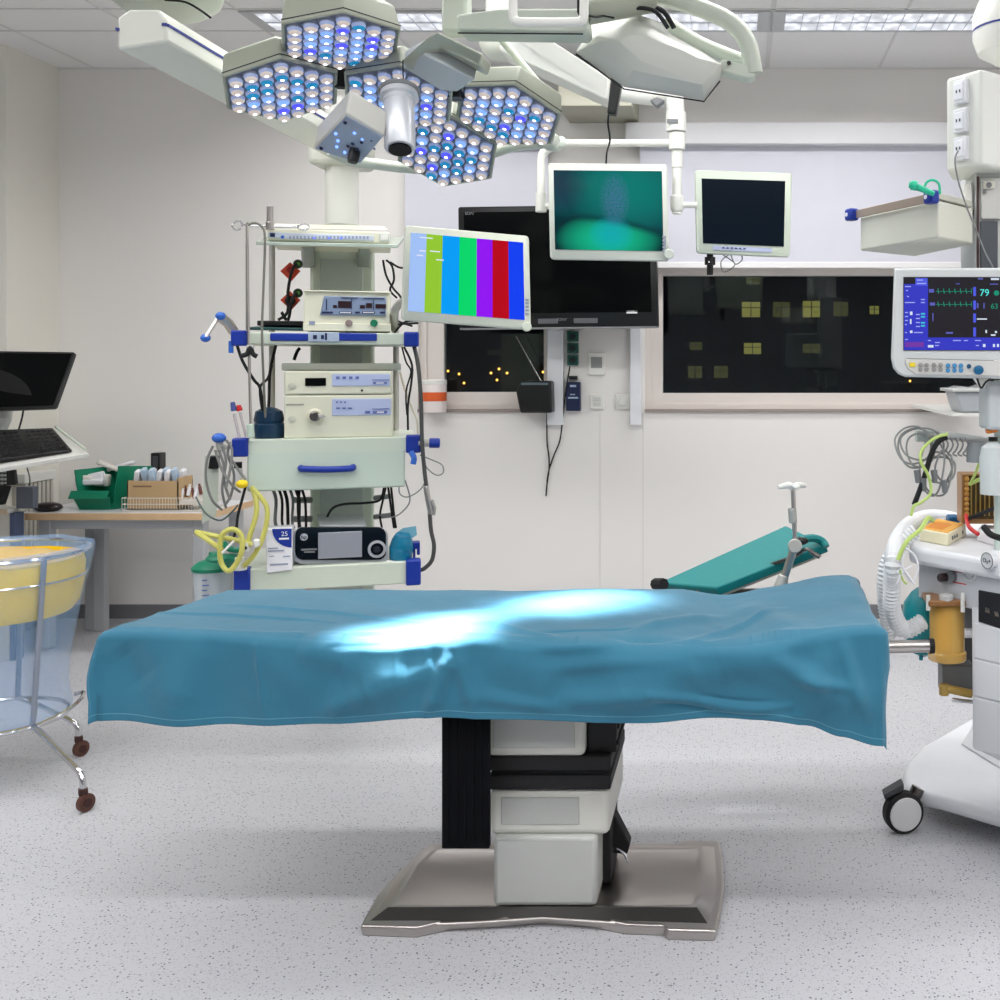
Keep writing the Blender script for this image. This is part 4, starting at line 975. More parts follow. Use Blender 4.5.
MB().pbox(379, 233, 390, 242, YT+.016, .006).build('switch', mat('switch_grey', (208, 210, 204), .4), t, bevel=.002)
MB().pbox(381, 235, 388, 240, YT+.013, .004).build('rocker', WHITE, t, bevel=.001)

t = device('electrosurgery_unit', 'cream device with dark numeric displays, grey and green round buttons, on the second shelf', 'medical device', 303.5, 290.5, 390, 331, .32)
MB().pbox(303, 290, 391, 293, YT+.012, .02).pbox(303, 323, 391, 331.5, YT+.012, .02).build('front_rim', CREAM, t, bevel=.003)
f = MB().pprism([(324, 296), (386, 297), (386, 316), (320, 315)], YT+.013, .01).build('display_panel', mat('panel_steel_blue', (132, 148, 176), .35), t, bevel=.003)
mb = MB()
for (a_, b_, c_, d_) in ((338, 301, 351, 308), (366, 303, 372, 308), (375.5, 304, 386, 308.5), (333, 305, 337, 308), (360, 305, 365, 308.5)): mb.pbox(a_, b_, c_, d_, YT+.0105, .004)
mb.build('digit_window', mat('digit_window', (50, 34, 38), .15), f, smooth=False)
mb = MB()
for (a_, b_, c_, d_) in ((341, 297.3, 358, 298.3), (363, 297.8, 384, 298.8), (351, 299, 351.8, 309), (373, 300, 373.8, 310), (326, 299, 327, 310)): mb.pbox(a_, b_, c_, d_, YT+.010, .004)
for (a_, c_) in ((322, 333), (339, 352), (355, 360), (362, 375), (380, 385)): mb.pbox(a_, 311.5, c_, 313.5, YT+.010, .004)
mb.build('marking', NAVY, f, smooth=False)
for (a_, c_) in ((339, 352), (362, 375)): MB().pbox(a_+1, 312, c_-1, 313, YT+.009, .003).build('button', PAPER, f, smooth=False)
MB().cyl(P(349, 323, YT+.004), P(349, 323, YT+.02), .012, n=20).build('button', mat('taupe_button', (150, 132, 128), .4), t, bevel=.002)
MB().cyl(P(374, 323, YT+.002), P(374, 323, YT+.02), .0125, n=20).build('button', mat('green_button', (20, 120, 84), .4), t, bevel=.002, label='green round button')
MB().pbox(309, 321, 315, 325, YT+.010, .006).build('badge', mat('badge_silver', (150, 158, 176), .4), t)
t2 = tag(MB().slab([P(248, 330, 3.83), P(305, 331, 3.83), P(303, 329.5, 4.1), P(256, 329, 4.1)], .01).build('instrument_cloth', mat('dark_teal_cloth', (14, 60, 62), .6), bevel=.003), 'dark teal folded cloth lying left of the cream device on the second shelf', 'cloth')
tag(MB().pbox(257, 320.5, 303, 326, 3.9, .2).build('instrument_tray', BLACK, bevel=.003), 'flat black tray lying on the dark teal cloth beside the cream device', 'tray')

t = device('camera_control_unit', 'cream slim unit with small dark window, upper of the two stacked on the drawer shelf', 'medical device', 284, 371, 392, 394, .34)
MB().bx(P(284, 0, 3.84).x-.01, P(398, 0, 3.84).x+.01, 3.86, 4.18, P(0, 371, 3.82).z, P(0, 363, 3.82).z).build('vented_lid', mat('vent_grey_sage', (176, 180, 168), .5), t, bevel=.004)
MB().pbox(305, 378, 326, 386, YT+.016, .008).build('window', GLOSSB, t, bevel=.002)
f = MB().pbox(332, 374, 390, 386, YT+.016, .006).build('key_panel', PANEL, t, bevel=.002)
mb = MB()
for k in range(4): mb.pbox(336+6.5*k, 376.5, 339.5+6.5*k, 379, YT+.0135, .004)
mb.pbox(372, 379.6, 389, 380.2, YT+.0135, .004); mb.pbox(373, 382, 387, 384, YT+.0135, .004)
mb.build('marking', PANELT, f, smooth=False)
MB().pbox(376, 382.5, 384, 383.5, YT+.012, .004).build('button', PAPER, f, smooth=False)
MB().cyl(P(362, 390.5, YT+.016), P(362, 390.5, YT+.03), .004).build('socket', BLACK, t)
MB().lathe([(.0105, 0), (.0125, .003), (.0105, .004)], P(292, 386, YT+.02), (0, -1, 0)).build('power_ring', mat('ring_cream', (200, 200, 182), .3), t)
t = device('light_source', 'taller cream light source with round steel port, below the slim unit on the drawer shelf', 'medical device', 284, 395.5, 393, 437, .36)
MB().lathe([(.026, 0), (.026, .006), (.020, .012), (.020, .014)], P(315, 416, YT+.02), (0, -1, 0), n=28).build('port_ring', mat('ring_ivory', (218, 216, 196), .4), t)
MB().lathe([(.0165, .012), (.0165, .026), (.012, .03), (.005, .03)], P(315, 416, YT+.02), (0, -1, 0), n=24).build('port', STEELD, t)
MB().pprism([(318, 414), (325, 415), (326, 417), (318, 418)], YT-.012, .012).build('port_lever', ALU, t, bevel=.002)
f = MB().pbox(332, 399, 391, 415, YT+.016, .006).build('key_panel', PANEL, t, bevel=.002)
mb = MB(); mb.pbox(372, 408.6, 389, 409.2, YT+.0135, .004); mb.pbox(373, 411, 387, 413.4, YT+.0135, .004); mb.pbox(365, 411, 370, 413.4, YT+.0135, .004)
for k in range(3): mb.pbox(336+4*k, 401.5, 338+4*k, 403, YT+.0135, .004); mb.pbox(336+6*k, 407.5, 340+6*k, 409, YT+.0135, .004)
mb.build('marking', PANELT, f, smooth=False)
MB().pbox(377, 411.6, 384, 412.8, YT+.012, .004).build('button', PAPER, f, smooth=False)
MB().pbox(286, 404, 304, 405.2, YT+.018, .004).build('nameplate', mat('print_grey', (150, 150, 140), .5), t, smooth=False)
MB().lathe([(.0105, 0), (.0125, .003), (.0105, .004)], P(292, 419, YT+.02), (0, -1, 0)).build('power_ring', M['ring_cream'], t)
t = thing('bellows_bag', 'dark teal rounded rubber bellows bag beside the light source on the drawer shelf', 'bag', P(268, 438, 3.86))
MB().lathe([(.05, 0), (.056, .02), (.052, .05), (.046, .055), (.05, .065), (.044, .095), (.02, .108), (.001, .11)], P(269, 438.5, 3.88), (0, 0, 1), n=28).build('body', mat('dark_teal_rubber', (16, 48, 74), .25), t)

t = thing('printer', 'black and silver photo printer on the lowest shelf of the tower', 'printer', P(340, 565, 3.85))
mb = MB()
def rrect(x0, y0, x1, y1, r, Y):
    o = []
    for (cx_, cy_, a0) in ((x1-r, y0+r, 270), (x1-r, y1-r, 0), (x0+r, y1-r, 90), (x0+r, y0+r, 180)):
        for k in range(5): a = R(a0+22.5*k); o.append(P(cx_+r*math.cos(a), cy_+r*math.sin(a), Y))
    return o
mb.loft([rrect(293, 527, 388, 564, 9, 3.83), rrect(293, 527, 388, 564, 9, 4.1)]); mb.build('body', mat('silver_shell', (186, 188, 194), .3, .4), t, bevel=.003)
mb = MB(); mb.loft([rrect(295, 527, 386, 560, 8, 3.822), rrect(295, 527, 386, 560, 8, 3.84)]); mb.build('front', mat('gloss_black', (14, 15, 22), .12), t, bevel=.002)
MB().pbox(318, 533, 362, 557, 3.814, .012).build('paper_door', mat('door_silver', (164, 166, 174), .3, .3), t, bevel=.002)
MB().lathe([(.001, .012), (.012, .012), (.013, 0)], P(377, 549, 3.826), (0, -1, 0)).build('dial', mat('dial_dark', (40, 42, 50), .2), t)
MB().lathe([(.029, 0), (.031, .004), (.022, .006), (.0215, 0)], P(377, 549, 3.822), (0, -1, 0), cap=False).build('dial_ring', M['silver_shell'], t)
MB().lathe([(.0125, 0), (.0125, .002)], P(304, 537, 3.822), (0, -1, 0)).build('logo_disc', mat('logo_silver', (176, 180, 190), .3), t)
text('hp', .019, P(304, 537.2, 3.8195), M['gloss_black'], t, name='logo_letters')
mb = MB(); mb.pbox(301, 549, 317, 550, 3.82, .003); mb.pbox(304, 551.5, 315, 552.5, 3.82, .003); mb.build('marking', RED and MGREY, t, smooth=False)
mb = MB(); mb.slab([P(320, 527, 3.86), P(366, 527, 3.86), P(364, 516, 4.1), P(316, 516, 4.1)], .006); mb.build('paper_tray', mat('tray_grey', (190, 194, 196), .4), t, bevel=.002)
t = thing('cardboard_box', 'white carton with a dark blue quarter circle, left of the printer', 'box', P(279, 572, 3.79))
cbm = MB(); cbm.prism([P(265, 530, 3.79), P(292, 528, 3.79), P(292, 570, 3.79), P(267, 573, 3.79)], (0, .09, 0)); cbm.build('carton', PAPER, t, bevel=.002)
arcp = [P(291.6, 528.6, 3.788)]+[P(291.6-19.5*math.cos(R(a_)), 529+18.5*math.sin(R(a_)), 3.788) for a_ in range(0, 91, 9)]
MB().prism(arcp, (0, .001, 0)).build('blue_print', mat('print_blue', (24, 50, 150), .4), t, smooth=False)
text('25', .022, P(284.5, 534, 3.786), PAPER, t)
mb = MB(); mb.pbox(279, 538, 289, 539.4, 3.7865, .001)
mb.build('subtitle', PAPER, t, smooth=False)
mb = MB()
for (y, a_, b_) in ((548, 268, 278), (550.5, 268, 284), (556, 269, 274), (556, 283, 290), (564, 270, 288)): mb.pbox(a_, y, b_, y+.8, 3.788, .001)
mb.build('fine_print', mat('fine_print_grey', (150, 156, 176), .5), t, smooth=False)
t = thing('breathing_mask', 'crumpled blue plastic packaged mask right of the printer', 'mask', P(402, 565, 3.85))
MB().lathe([(.02, 0), (.038, .01), (.042, .05), (.036, .08), (.026, .1)], P(400, 561, 3.86), (.1, -.2, 1), n=20).build('cup', mat('blue_clear', (30, 136, 176), .2, trans=.3), t)
MB().loft([[P(396, 533, 3.87), P(404, 541, 3.87), P(404, 541, 3.9), P(396, 533, 3.9)], [P(403, 528, 3.86), P(411, 539, 3.86), P(411, 539, 3.9), P(403, 528, 3.9)], [P(416, 526, 3.87), P(417, 535, 3.87), P(417, 535, 3.89), P(416, 526, 3.89)]]).build('wrap', mat('pale_blue_film', (120, 190, 214), .15, alpha=.75), t)
MB().cyl(P(386, 563, 3.82), P(395, 564, 3.82), .011).build('cap', WHITE, t, bevel=.002)

# drip stand beside the tower
t = thing('drip_stand', 'thin steel drip pole with two hooks and a clamp at the left of the tower', 'drip stand', P(250, 432, 3.76))
MB().ptube([(247, 224, 3.78), (248.5, 330, 3.78), (250, 395, 3.78), (251, 426, 3.78)], .0045, smooth=0).build('pole', STEEL, t)
MB().ptube([(247, 330, 3.78), (247, 232, 3.78), (249, 225, 3.78), (255, 223, 3.78), (262, 227, 3.78), (265, 240, 3.78), (263, 300, 3.78), (262, 335, 3.78), (264, 390, 3.82), (266, 425, 3.84)], .004).build('hanging_tube', mat('grey_brown_tube', (120, 118, 108), .4), t)
MB().cyl(P(270, 226, 3.8), P(270, 206, 3.8), .011).cyl(P(270, 230, 3.8), P(270, 222, 3.8), .014).build('pole_head', STEEL, t, bevel=.002)
MB().ptube([(268, 226, 3.8), (245, 225, 3.8), (240, 221, 3.8), (235, 222, 3.8), (232, 226, 3.8), (236, 230, 3.8), (241, 228, 3.8), (242, 225, 3.8)], .0028).build('hook', CHROME, t)
MB().ptube([(270, 227, 3.8), (295, 227, 3.8), (303, 224, 3.8), (309, 226, 3.8), (306, 230, 3.8), (299, 229, 3.8), (298, 225, 3.8)], .0028).build('hook', CHROME, t)
MB().ptube([(241, 356, 3.76), (247, 354, 3.76), (250, 348, 3.76), (253, 354, 3.76), (257, 356.5, 3.76)], .008).build('clamp_wing', BLACKM, t)
MB().pbox(246, 345, 253, 352, 3.76, .03).build('clamp_block', LGREY, t, bevel=.002)
MB().cyl(P(250, 424, 3.78), P(251, 438, 3.78), .012).build('pole_foot', mat('pale_green_foot', (190, 206, 190), .4), t, bevel=.002)
# orange diamonds
for i, (cy, nm) in enumerate(((271, 'upper'), (300, 'lower'))):
    t = thing('orange_tag', '%s orange diamond plate with black plug hanging in the tower under the top shelf' % nm, 'tag', P(290, cy+10, 4.02))
    MB().pprism([(290, cy-9), (300.5, cy), (291, cy+10.5), (280, cy)], 4.0, .008).build('plate', mat('orange_red_plastic', (208, 72, 42), .4), t, bevel=.002)
    MB().cyl(P(290, cy+(1 if i else -1), 3.985), P(290, cy+(1 if i else -1), 4.0), .018 if i else .011).build('plug', BLACKM if i else mat('deep_red', (150, 30, 24), .4), t, bevel=.002)
    MB().cyl(P(298, cy-7, 3.985), P(298, cy-7, 4.0), .0165).build('ring', mat('olive_ring', (40, 52, 30), .4), t, bevel=.002)
    MB().cyl(P(298, cy-7, 3.983), P(298, cy-7, 3.99), .006).build('ring_core', mat('leaf_green', (90, 170, 60), .4), t)
    MB().ptube([(297, cy-7, 3.98), (292, cy, 3.97), (288, cy+20, 3.98), (287.5-6*i, 312, 3.98), (278+8*i, 320, 3.98)], .0055).build('cord', BLACKM, t)

# cables around the tower
def cable(label, pts, r, m_, name='cable', cat='cable', group=None, **k):
    return tag(MB().ptube(pts, r, **k).build(name, m_), label, cat, group)
cable('black cord running diagonally down at the left below the second shelf', [(237, 345, 3.8), (243, 362, 3.8), (254, 380, 3.8), (260, 388, 3.82), (263, 410, 3.85), (264, 425, 3.86)], .005, BLACKM)
cable('black cord joining from the right into the diagonal cord left of the stacked units', [(272, 365, 3.9), (268, 378, 3.88), (262, 384, 3.85), (260, 390, 3.82), (262, 408, 3.84), (268, 425, 3.86)], .0045, BLACKM)
cable('black cord hanging close along the grey post left of the stacked units', [(276, 345, 4.0), (270, 372, 4.0), (269, 400, 4.0), (267, 425, 3.98)], .005, BLACKM)
cable('short black cord with plug above the stacked units', [(300, 348, 4.1), (297, 352, 4.1), (294, 360, 4.1)], .006, BLACKM)
for i, (pts) in enumerate(([(383, 260, 4.1), (386, 275, 4.1), (393, 288, 4.1), (400, 296, 4.1), (402, 302, 4.05)], [(386, 260, 4.08), (392, 266, 4.08), (394, 280, 4.08), (390, 290, 4.1), (397, 298, 4.1)],
                         [(390, 262, 4.05), (398, 267, 4.05), (403, 268, 4.0)])):
    cable('black video cord looping between the top shelf and the colour bar monitor', pts, .004, BLACKM, group='black video cords behind the colour bar monitor')
for i, pts in enumerate(([(395, 332, 3.95), (405, 322, 3.9), (420, 320, 3.85), (428, 316, 3.82)], [(393, 325, 3.95), (402, 324, 3.9), (418, 323, 3.86)], [(393, 318, 3.95), (400, 322, 3.9), (412, 326, 3.86)])):
    cable('dark cord at the lower left corner of the colour bar monitor', pts, .004, BLACKM, group='dark cords under the left corner of the colour bar monitor')
cable('thick dark grey hose hanging down the right side of the tower', [(414, 346, 3.83), (418, 365, 3.8), (421, 400, 3.79), (422, 440, 3.78), (425, 475, 3.78), (429, 505, 3.78), (431, 530, 3.78), (434, 545, 3.78), (432, 560, 3.79), (425, 568, 3.8), (421, 570, 3.81)], .0075, mat('dark_hose', (74, 74, 72), .4), cat='hose', name='hose')
t = thing('hose_connector', 'steel connector on the dark grey hose at the right of the tower', 'connector', P(430, 515, 3.78))
MB().ptube([(426, 486, 3.775), (428, 500, 3.775), (431, 514, 3.775)], .010, smooth=0).build('sleeve', STEEL, t, bevel=.002)
MB().ptube([(431, 500, 3.775), (434, 508, 3.775), (433, 515, 3.775)], .008, smooth=0).build('latch', STEEL, t)
cable('thin black cord beside the light source on the right', [(404, 347, 3.85), (412, 365, 3.85), (411, 385, 3.85), (408, 405, 3.86), (408, 430, 3.88)], .0038, BLACKM)
cable('second thin dark cord crossing behind the light source on the right', [(402, 347, 3.88), (406, 362, 3.88), (411, 372, 3.87), (406, 392, 3.88), (407, 415, 3.9)], .003, BLACKM)
cable('cream cord bundled between the light source and the clamp', [(400, 372, 3.95), (405, 390, 3.9), (412, 408, 3.88), (417, 420, 3.86), (418, 436, 3.86)], .004, mat('cream_cord', (206, 200, 180), .5))
cable('thin wire loop right of the blue star knob', [(420, 455, 3.8), (432, 460, 3.8), (442, 465, 3.8), (443, 473, 3.8), (436, 475, 3.8), (427, 468, 3.8), (424, 460, 3.8)], .0022, GREYC)
cable('thin grey wire swinging from the drawer to the printer', [(399, 486, 3.85), (400, 494, 3.85), (408, 497, 3.84), (420, 490, 3.82), (426, 480, 3.8)], .0022, GREYC)
cable('grey wire curving below the drawer at the right', [(405, 480, 3.9), (410, 500, 3.88), (402, 512, 3.88), (392, 517, 3.9), (378, 515, 3.95)], .0025, GREYC)
cable('black power cord arching over the printer', [(384, 488, 4.0), (380, 500, 3.98), (365, 503, 3.95), (345, 504, 3.93), (333, 508, 3.92), (327, 517, 3.92)], .0045, BLACKM)
for i, (x0, x1) in enumerate(((388, 392), (391, 394), (386, 380))):
    cable('black cord hanging from the drawer bottom to the right of the column', [(x0, 486, 4.0+.02*i), ((x0+x1)/2, 500, 4.0), (x1, 515, 3.98), (x1+2, 528, 3.98)], .004, BLACKM, group='black cords under the right half of the drawer')
for i, x in enumerate((276, 282, 287, 293, 299, 305)):
    cable('dark cord hanging straight down under the drawer left of the column', [(x-4, 487, 4.05), (x, 500, 4.02), (x-1+(i % 3), 520, 4.0), (x+1, 528, 4.0)], .0048 if i % 2 else .006, BLACKM if i % 3 else MGREY, group='dark cords under the left half of the drawer')
cable('black cord hanging near the column beside the printer', [(300, 487, 4.0), (298, 505, 3.98), (299, 527, 3.96), (297, 532, 3.9)], .0048, BLACKM)
for i, pts in enumerate(([(213, 446, 3.78), (207, 460, 3.78), (206, 480, 3.78), (212, 500, 3.78), (222, 510, 3.8)], [(222, 446, 3.76), (226, 460, 3.76), (224, 480, 3.76), (230, 500, 3.76)],
                         [(215, 450, 3.75), (222, 470, 3.75), (232, 485, 3.75), (240, 492, 3.78)], [(230, 442, 3.77), (228, 455, 3.77), (234, 475, 3.77), (231, 495, 3.77), (225, 505, 3.77)],
                         [(219, 450, 3.76), (224, 468, 3.76), (222, 490, 3.76), (226, 508, 3.78)], [(226, 440, 3.76), (232, 450, 3.76), (230, 470, 3.75), (226, 488, 3.75)], [(228, 455, 3.76), (240, 472, 3.76), (246, 480, 3.76)])):
    cable('grey cable hanging in the tangle from the left clamp of the drawer shelf', pts, .0042, mat('steel_grey_cable', (126, 126, 124), .4), group='grey cables tangled at the left of the drawer')
cable('thin dark wire swinging left over the desk edge', [(196, 497, 3.9), (203, 510, 3.85), (212, 518, 3.8), (222, 520, 3.8), (232, 512, 3.8), (238, 505, 3.8)], .003, mat('dark_green_grey', (74, 92, 90), .4))
cable('black cord falling from the drawer shelf to the green bag', [(246, 485, 3.78), (242, 500, 3.78), (238, 515, 3.78), (236, 530, 3.78), (232, 542, 3.78)], .0045, BLACKM)
tag(MB().sph(P(242, 484, 3.76), .0165, 12, (1.2, 1, .9)).build('yellow_plug', YELLOW), 'yellow plug in the cable tangle beside the drawer', 'plug')
t = thing('plastic_pouch', 'translucent sage pouch with black clip hanging left of the drawer over the desk corner', 'pouch', P(210, 525, 3.85))
MB().loft([[P(205, 456, 3.86), P(219, 454, 3.86), P(219, 454, 3.9), P(205, 456, 3.9)], [P(203, 490, 3.85), P(218, 500, 3.85), P(218, 500, 3.9), P(203, 490, 3.9)], [P(202, 524, 3.86), P(216, 516, 3.86), P(216, 516, 3.89), P(202, 524, 3.89)]]).build('pouch', mat('sage_film', (206, 214, 200), .4, alpha=.85), t)
MB().pprism([(210, 456), (219, 456), (218, 469), (208, 469)], 3.83, .03).build('clip', BLACK, t, bevel=.003)
t = thing('plastic_bottle', 'small white bottle with black cap behind the cable tangle', 'bottle', P(238, 482, 3.84))
MB().cyl(P(238, 482, 3.84), P(238, 468, 3.84), .014).build('body', PAPER, t, bevel=.003); MB().cyl(P(238, 468, 3.84), P(238, 462, 3.84), .013).build('cap', BLACK, t)
for i, pts in enumerate(([(195, 532, 3.75), (215, 536, 3.74), (240, 541, 3.72), (252, 545, 3.72)], [(197, 533, 3.74), (208, 540, 3.72), (222, 550, 3.7)],
                         [(252, 487, 3.78), (256, 500, 3.76), (256, 515, 3.75), (250, 535, 3.74), (246, 550, 3.73)], [(254, 490, 3.77), (266, 505, 3.76), (267, 520, 3.75), (262, 540, 3.74), (254, 555, 3.73), (244, 566, 3.74)])):
    cable('pale yellow rubber hose beside the lowest shelf', pts, .0085, YTUBE, name='hose', cat='hose', group='pale yellow hoses beside the lowest shelf')
tag(MB().ptube([(220, 548, 3.70), (222, 535, 3.70), (232, 529, 3.70), (241, 535, 3.70), (242, 550, 3.69), (236, 564, 3.69), (228, 571, 3.69), (221, 562, 3.70)], .0085, closed=True).build('hose_loop', YTUBE), 'pale yellow hose coiled in an upright loop left of the lowest shelf', 'hose')
for (x0, y0, x1, y1) in ((212, 566, 232, 550),): cable('white straw-like tube in front of the green bag', [(222, 553, 3.68), (234, 541, 3.68)], .004, WHITE, smooth=0)
t = thing('white_valve', 'white plastic valve with yellow hoses on the lowest shelf', 'valve', P(244, 555, 3.72))
MB().pprism([(241, 543), (248, 542), (249, 552), (242, 553)], 3.71, .03).build('body', WHITE, t, bevel=.004); MB().cyl(P(245, 548, 3.705), P(245, 548, 3.71), .006).build('port', BLACK, t)
MB().pprism([(253, 540), (259, 540), (260, 546), (254, 549)], 3.71, .03).build('side_valve', WHITE, t, bevel=.004)
MB().cyl(P(240, 568, 3.76), P(240, 557, 3.76), .016).cyl(P(240, 570, 3.76), P(240, 566, 3.76), .022).build('cap', WHITE, t, bevel=.003)
# suction canister with green lid
t = thing('suction_canister', 'clear suction canister with green lid and blue printed lines left of the lowest shelf', 'canister', P(212, 618, 3.95))
MB().lathe([(.055, 0), (.065, .18), (.063, .18), (.053, .004)], P(213, 618, 3.95), (0, 0, 1), n=28, cap=False).build('jar', mat('clear_grey_jar', (214, 222, 226), .15, alpha=.55), t)
MB().lathe([(.068, 0), (.070, .012), (.05, .03), (.03, .036)], P(213, 570, 3.95), (0, 0, 1), n=28).build('lid', GREEN, t)
mb = MB()
for k in range(5): mb.pbox(202, 580+k*5, 207+(k % 2)*2, 581+k*5, 3.884, .001)
mb.build('scale_mark', mat('scale_blue', (90, 110, 160), .5), t, smooth=False)
MB().lathe([(.02, 0), (.02, .08)], P(215, 575, 3.95), (0, 0, 1)).build('green_tube', GREEN, t)
t = thing('green_bag', 'crumpled green plastic breathing bag lying above the suction canister', 'bag', P(228, 568, 3.88))
mb = MB(); mb.sph(P(226, 559, 3.85), .045, 16, (1.5, .8, .45)); 
for v_ in mb.bm.verts: v_.co += NZ.noise_vector(v_.co*22)*.012
mb.build('bag', GREEN, t)
MB().ptube([(224, 543, 3.84), (228, 548, 3.83), (236, 550, 3.83), (246, 548, 3.82)], .010).build('strap', GREEN, t)
tag(MB().pbox(256, 583, 310, 592, 4.15, .1).build('wooden_bar', mat('orange_wood', (206, 126, 50), .5, noise=.15, nscale=14), bevel=.003), 'orange brown wooden bar just visible under the lowest shelf', 'bar')
# two tubes standing (blue and red cap)
for i, (x0, x1, cm, lb) in enumerate(((233, 240, mat('violet_blue_cap', (74, 88, 150), .4), 'thin syringe with blue cap leaning left on the drawer shelf'), (239, 247, RED, 'thin syringe with red cap leaning on the drawer shelf'))):
    t = thing('syringe', lb, 'syringe', P(x1, 440, 3.82))
    MB().ptube([(x1, 440, 3.82), (x0+1, 412-2*i+2, 3.82)], .0045, smooth=0).build('barrel', mat('clear_barrel', (214, 204, 206), .2, alpha=.7), t)
    MB().ptube([(x0+1, 412, 3.82), (x0-.5, 402+4*i, 3.82)], .0085, .0).build('cap', cm, t) if False else MB().cyl(P(x0+1, 411, 3.82), P(x0-.5, 402+3*i, 3.82), .010, .007).build('cap', cm, t, bevel=.002)

FRAME[0] = None
# ================================================================ boom arm top left
BEAM = mat('boom_white', (214, 216, 206), .4)
t = thing('ceiling_boom', 'long white ceiling boom arm with thin blue stripe at the top left', 'boom arm', P(140, 40, 2.8))
ax0, ax1 = P(117, 0, 2.75).x, P(167, 0, 2.75).x
zb0, zb1 = P(0, 50, 2.75).z, P(0, 9, 2.75).z
mb = MB()
def sec(Y, dx=0):
    h = (zb1-zb0)
    return [Vector((ax0+dx, Y, zb0+.0)), Vector((ax1+dx, Y, zb0+.02)), Vector((ax1+.0+dx, Y, zb1-.03)), Vector((ax1-.02+dx, Y, zb1)), Vector((ax0+.03+dx, Y, zb1)), Vector((ax0+dx, Y, zb1-.02))]
mb.loft([sec(2.75), sec(4.35, -.0)]); mb.build('beam', BEAM, t, bevel=.008)
zs = P(0, 26, 2.75).z
MB().bx(ax1-.001, ax1+.002, 2.755, 4.34, zs-.0, zs+.007).bx(ax1-.012, ax1, 2.747, 2.757, zs, zs+.007).build('blue_stripe', NAVY and mat('stripe_blue', (36, 50, 130), .4), t, smooth=False)
MB().bx(ax0-.002, ax0+.006, 2.746, 2.756, zs-.012, zs-.005).build('stripe_end', M['stripe_blue'], t)
MB().lathe([(.10, 0), (.14, .03), (.15, .06), (.15, .11), (.12, .15)], P(172, 20, 3.0)+Vector((-.02, 0, .02)), (0, 0, 1), n=28).build('joint', mat('joint_grey', (190, 196, 184), .4), t, bevel=.002)
MB().cyl(P(172, 0, 3.0), Vector((P(172, 0, 3.0).x, 3.0, 3.0)), .075, n=24).build('ceiling_tube', WHITE, t)
MB().ptube([(165, 0, 2.9), (185, 2, 2.88), (200, 10, 2.88), (211, 18, 2.9)], .003).build('cable', BLACKM, t)
MB().bx(P(342, 0, 4.3).x-.10, P(342, 0, 4.3).x+.10, 4.2, 4.4, zb0-.02, zb1+.02).build('beam_end', BEAM, t, bevel=.02)

# ================================================================ right pendant
t = thing('service_pendant', 'white ceiling service pendant with three wall sockets on its side, at the right edge', 'pendant', (P(1000, 0, 3.0).x, 3.1, 1.7))
cA = P(947, 75, 3.08); cB = P(981, 66, 2.98); cC = P(1030, 78, 3.12)
def vz(px, py, Y): return P(px, py, Y)
bt_ = [vz(948, 172, 3.08), vz(980, 166, 2.98), vz(1030, 176, 3.12), vz(1000, 172, 3.26)]
ztop = 2.18; zbot = 1.905
base2 = [Vector((cA.x, cA.y, 0)), Vector((cB.x, cB.y, 0)), Vector((cC.x, cC.y, 0)), Vector((cC.x-.10, cC.y+.12, 0)), Vector((cA.x+.04, cA.y+.14, 0))]
zA = (P(947, 78, 3.08).z); zB_ = P(947, 172, 3.08).z
mb = MB(); mb.loft([[Vector((p.x, p.y, zB_)) for p in base2], [Vector((p.x, p.y, zA)) for p in base2]]); mb.build('socket_box', mat('pendant_white', (222, 224, 218), .35), t, bevel=.01, seg=3)
fd = (base2[1]-base2[0]).normalized(); fn = Vector((fd.y, -fd.x, 0)); fn = fn if fn.y < 0 else -fn
fn = Vector((fd.y, -fd.x, 0)).normalized()
if fn.y > 0: fn = -fn
fm = Matrix((fd, -fn, Vector((0, 0, 1)))).transposed()
zf = P(0, 0, 3.02)
L_ = (base2[1]-base2[0]).length
for i, yy_ in enumerate((92, 121, 149)):
    zc = P(962, yy_, 3.03).z
    c = base2[0]+fd*L_*.47+Vector((0, 0, zc))
    so = MB().box(c+fn*.006, (.046, .016, .066), fm).build('socket', mat('socket_white', (228, 230, 234), .3), t, bevel=.003)
    MB().box(c+fn*.012, (.030, .012, .046), fm).build('socket_insert', mat('socket_insert', (236, 238, 244), .3), so, bevel=.002)
    mb = MB(); mb.box(c+fn*.019+fd*-.006, (.003, .002, .008), fm); mb.box(c+fn*.019+fd*.006, (.003, .002, .008), fm); mb.build('pin_hole', DGREY, so, smooth=False)
pc = base2[0]+fd*L_*.40+fn*.025+Vector((0, 0, P(962, 150, 3.03).z))
cable('thin grey wire plugged into the lowest pendant socket and hanging past the tray', [(958, 151, 2.99), (955, 160, 2.97), (958, 180, 2.98), (966, 205, 2.98), (974, 225, 2.98), (984, 250, 2.97), (993, 268, 2.97), (998, 285, 2.98)], .0025, GREYC)
cp = P(1012, 0, 3.15)
MB().lathe([(.04, -.02), (.11, .02), (.125, .06), (.125, .13), (.10, .19), (.05, .2)], Vector((P(1024, 0, 3.15).x-.02, 3.15, P(0, 60, 3.15).z)), (0, 0, 1), n=32).build('dome', WHITE, t)
MB().lathe([(.1262, 0), (.1262, .006)], Vector((P(1024, 0, 3.15).x-.02, 3.15, P(0, 32, 3.15).z)), (0, 0, 1), n=32, cap=False).build('blue_ring', M['stripe_blue'], t)
MB().cyl(Vector((cp.x, 3.15, 2.38)), Vector((cp.x, 3.15, 3.0)), .06).build('ceiling_tube', WHITE, t)
xl, xr = P(975, 0, 3.1).x, P(1040, 0, 3.1).x
MB().bx(xl, xr, 3.1, 3.3, P(0, 372, 3.1).z, zB_+.01).build('column', mat('pendant_column', (206, 208, 206), .4), t, bevel=.006)
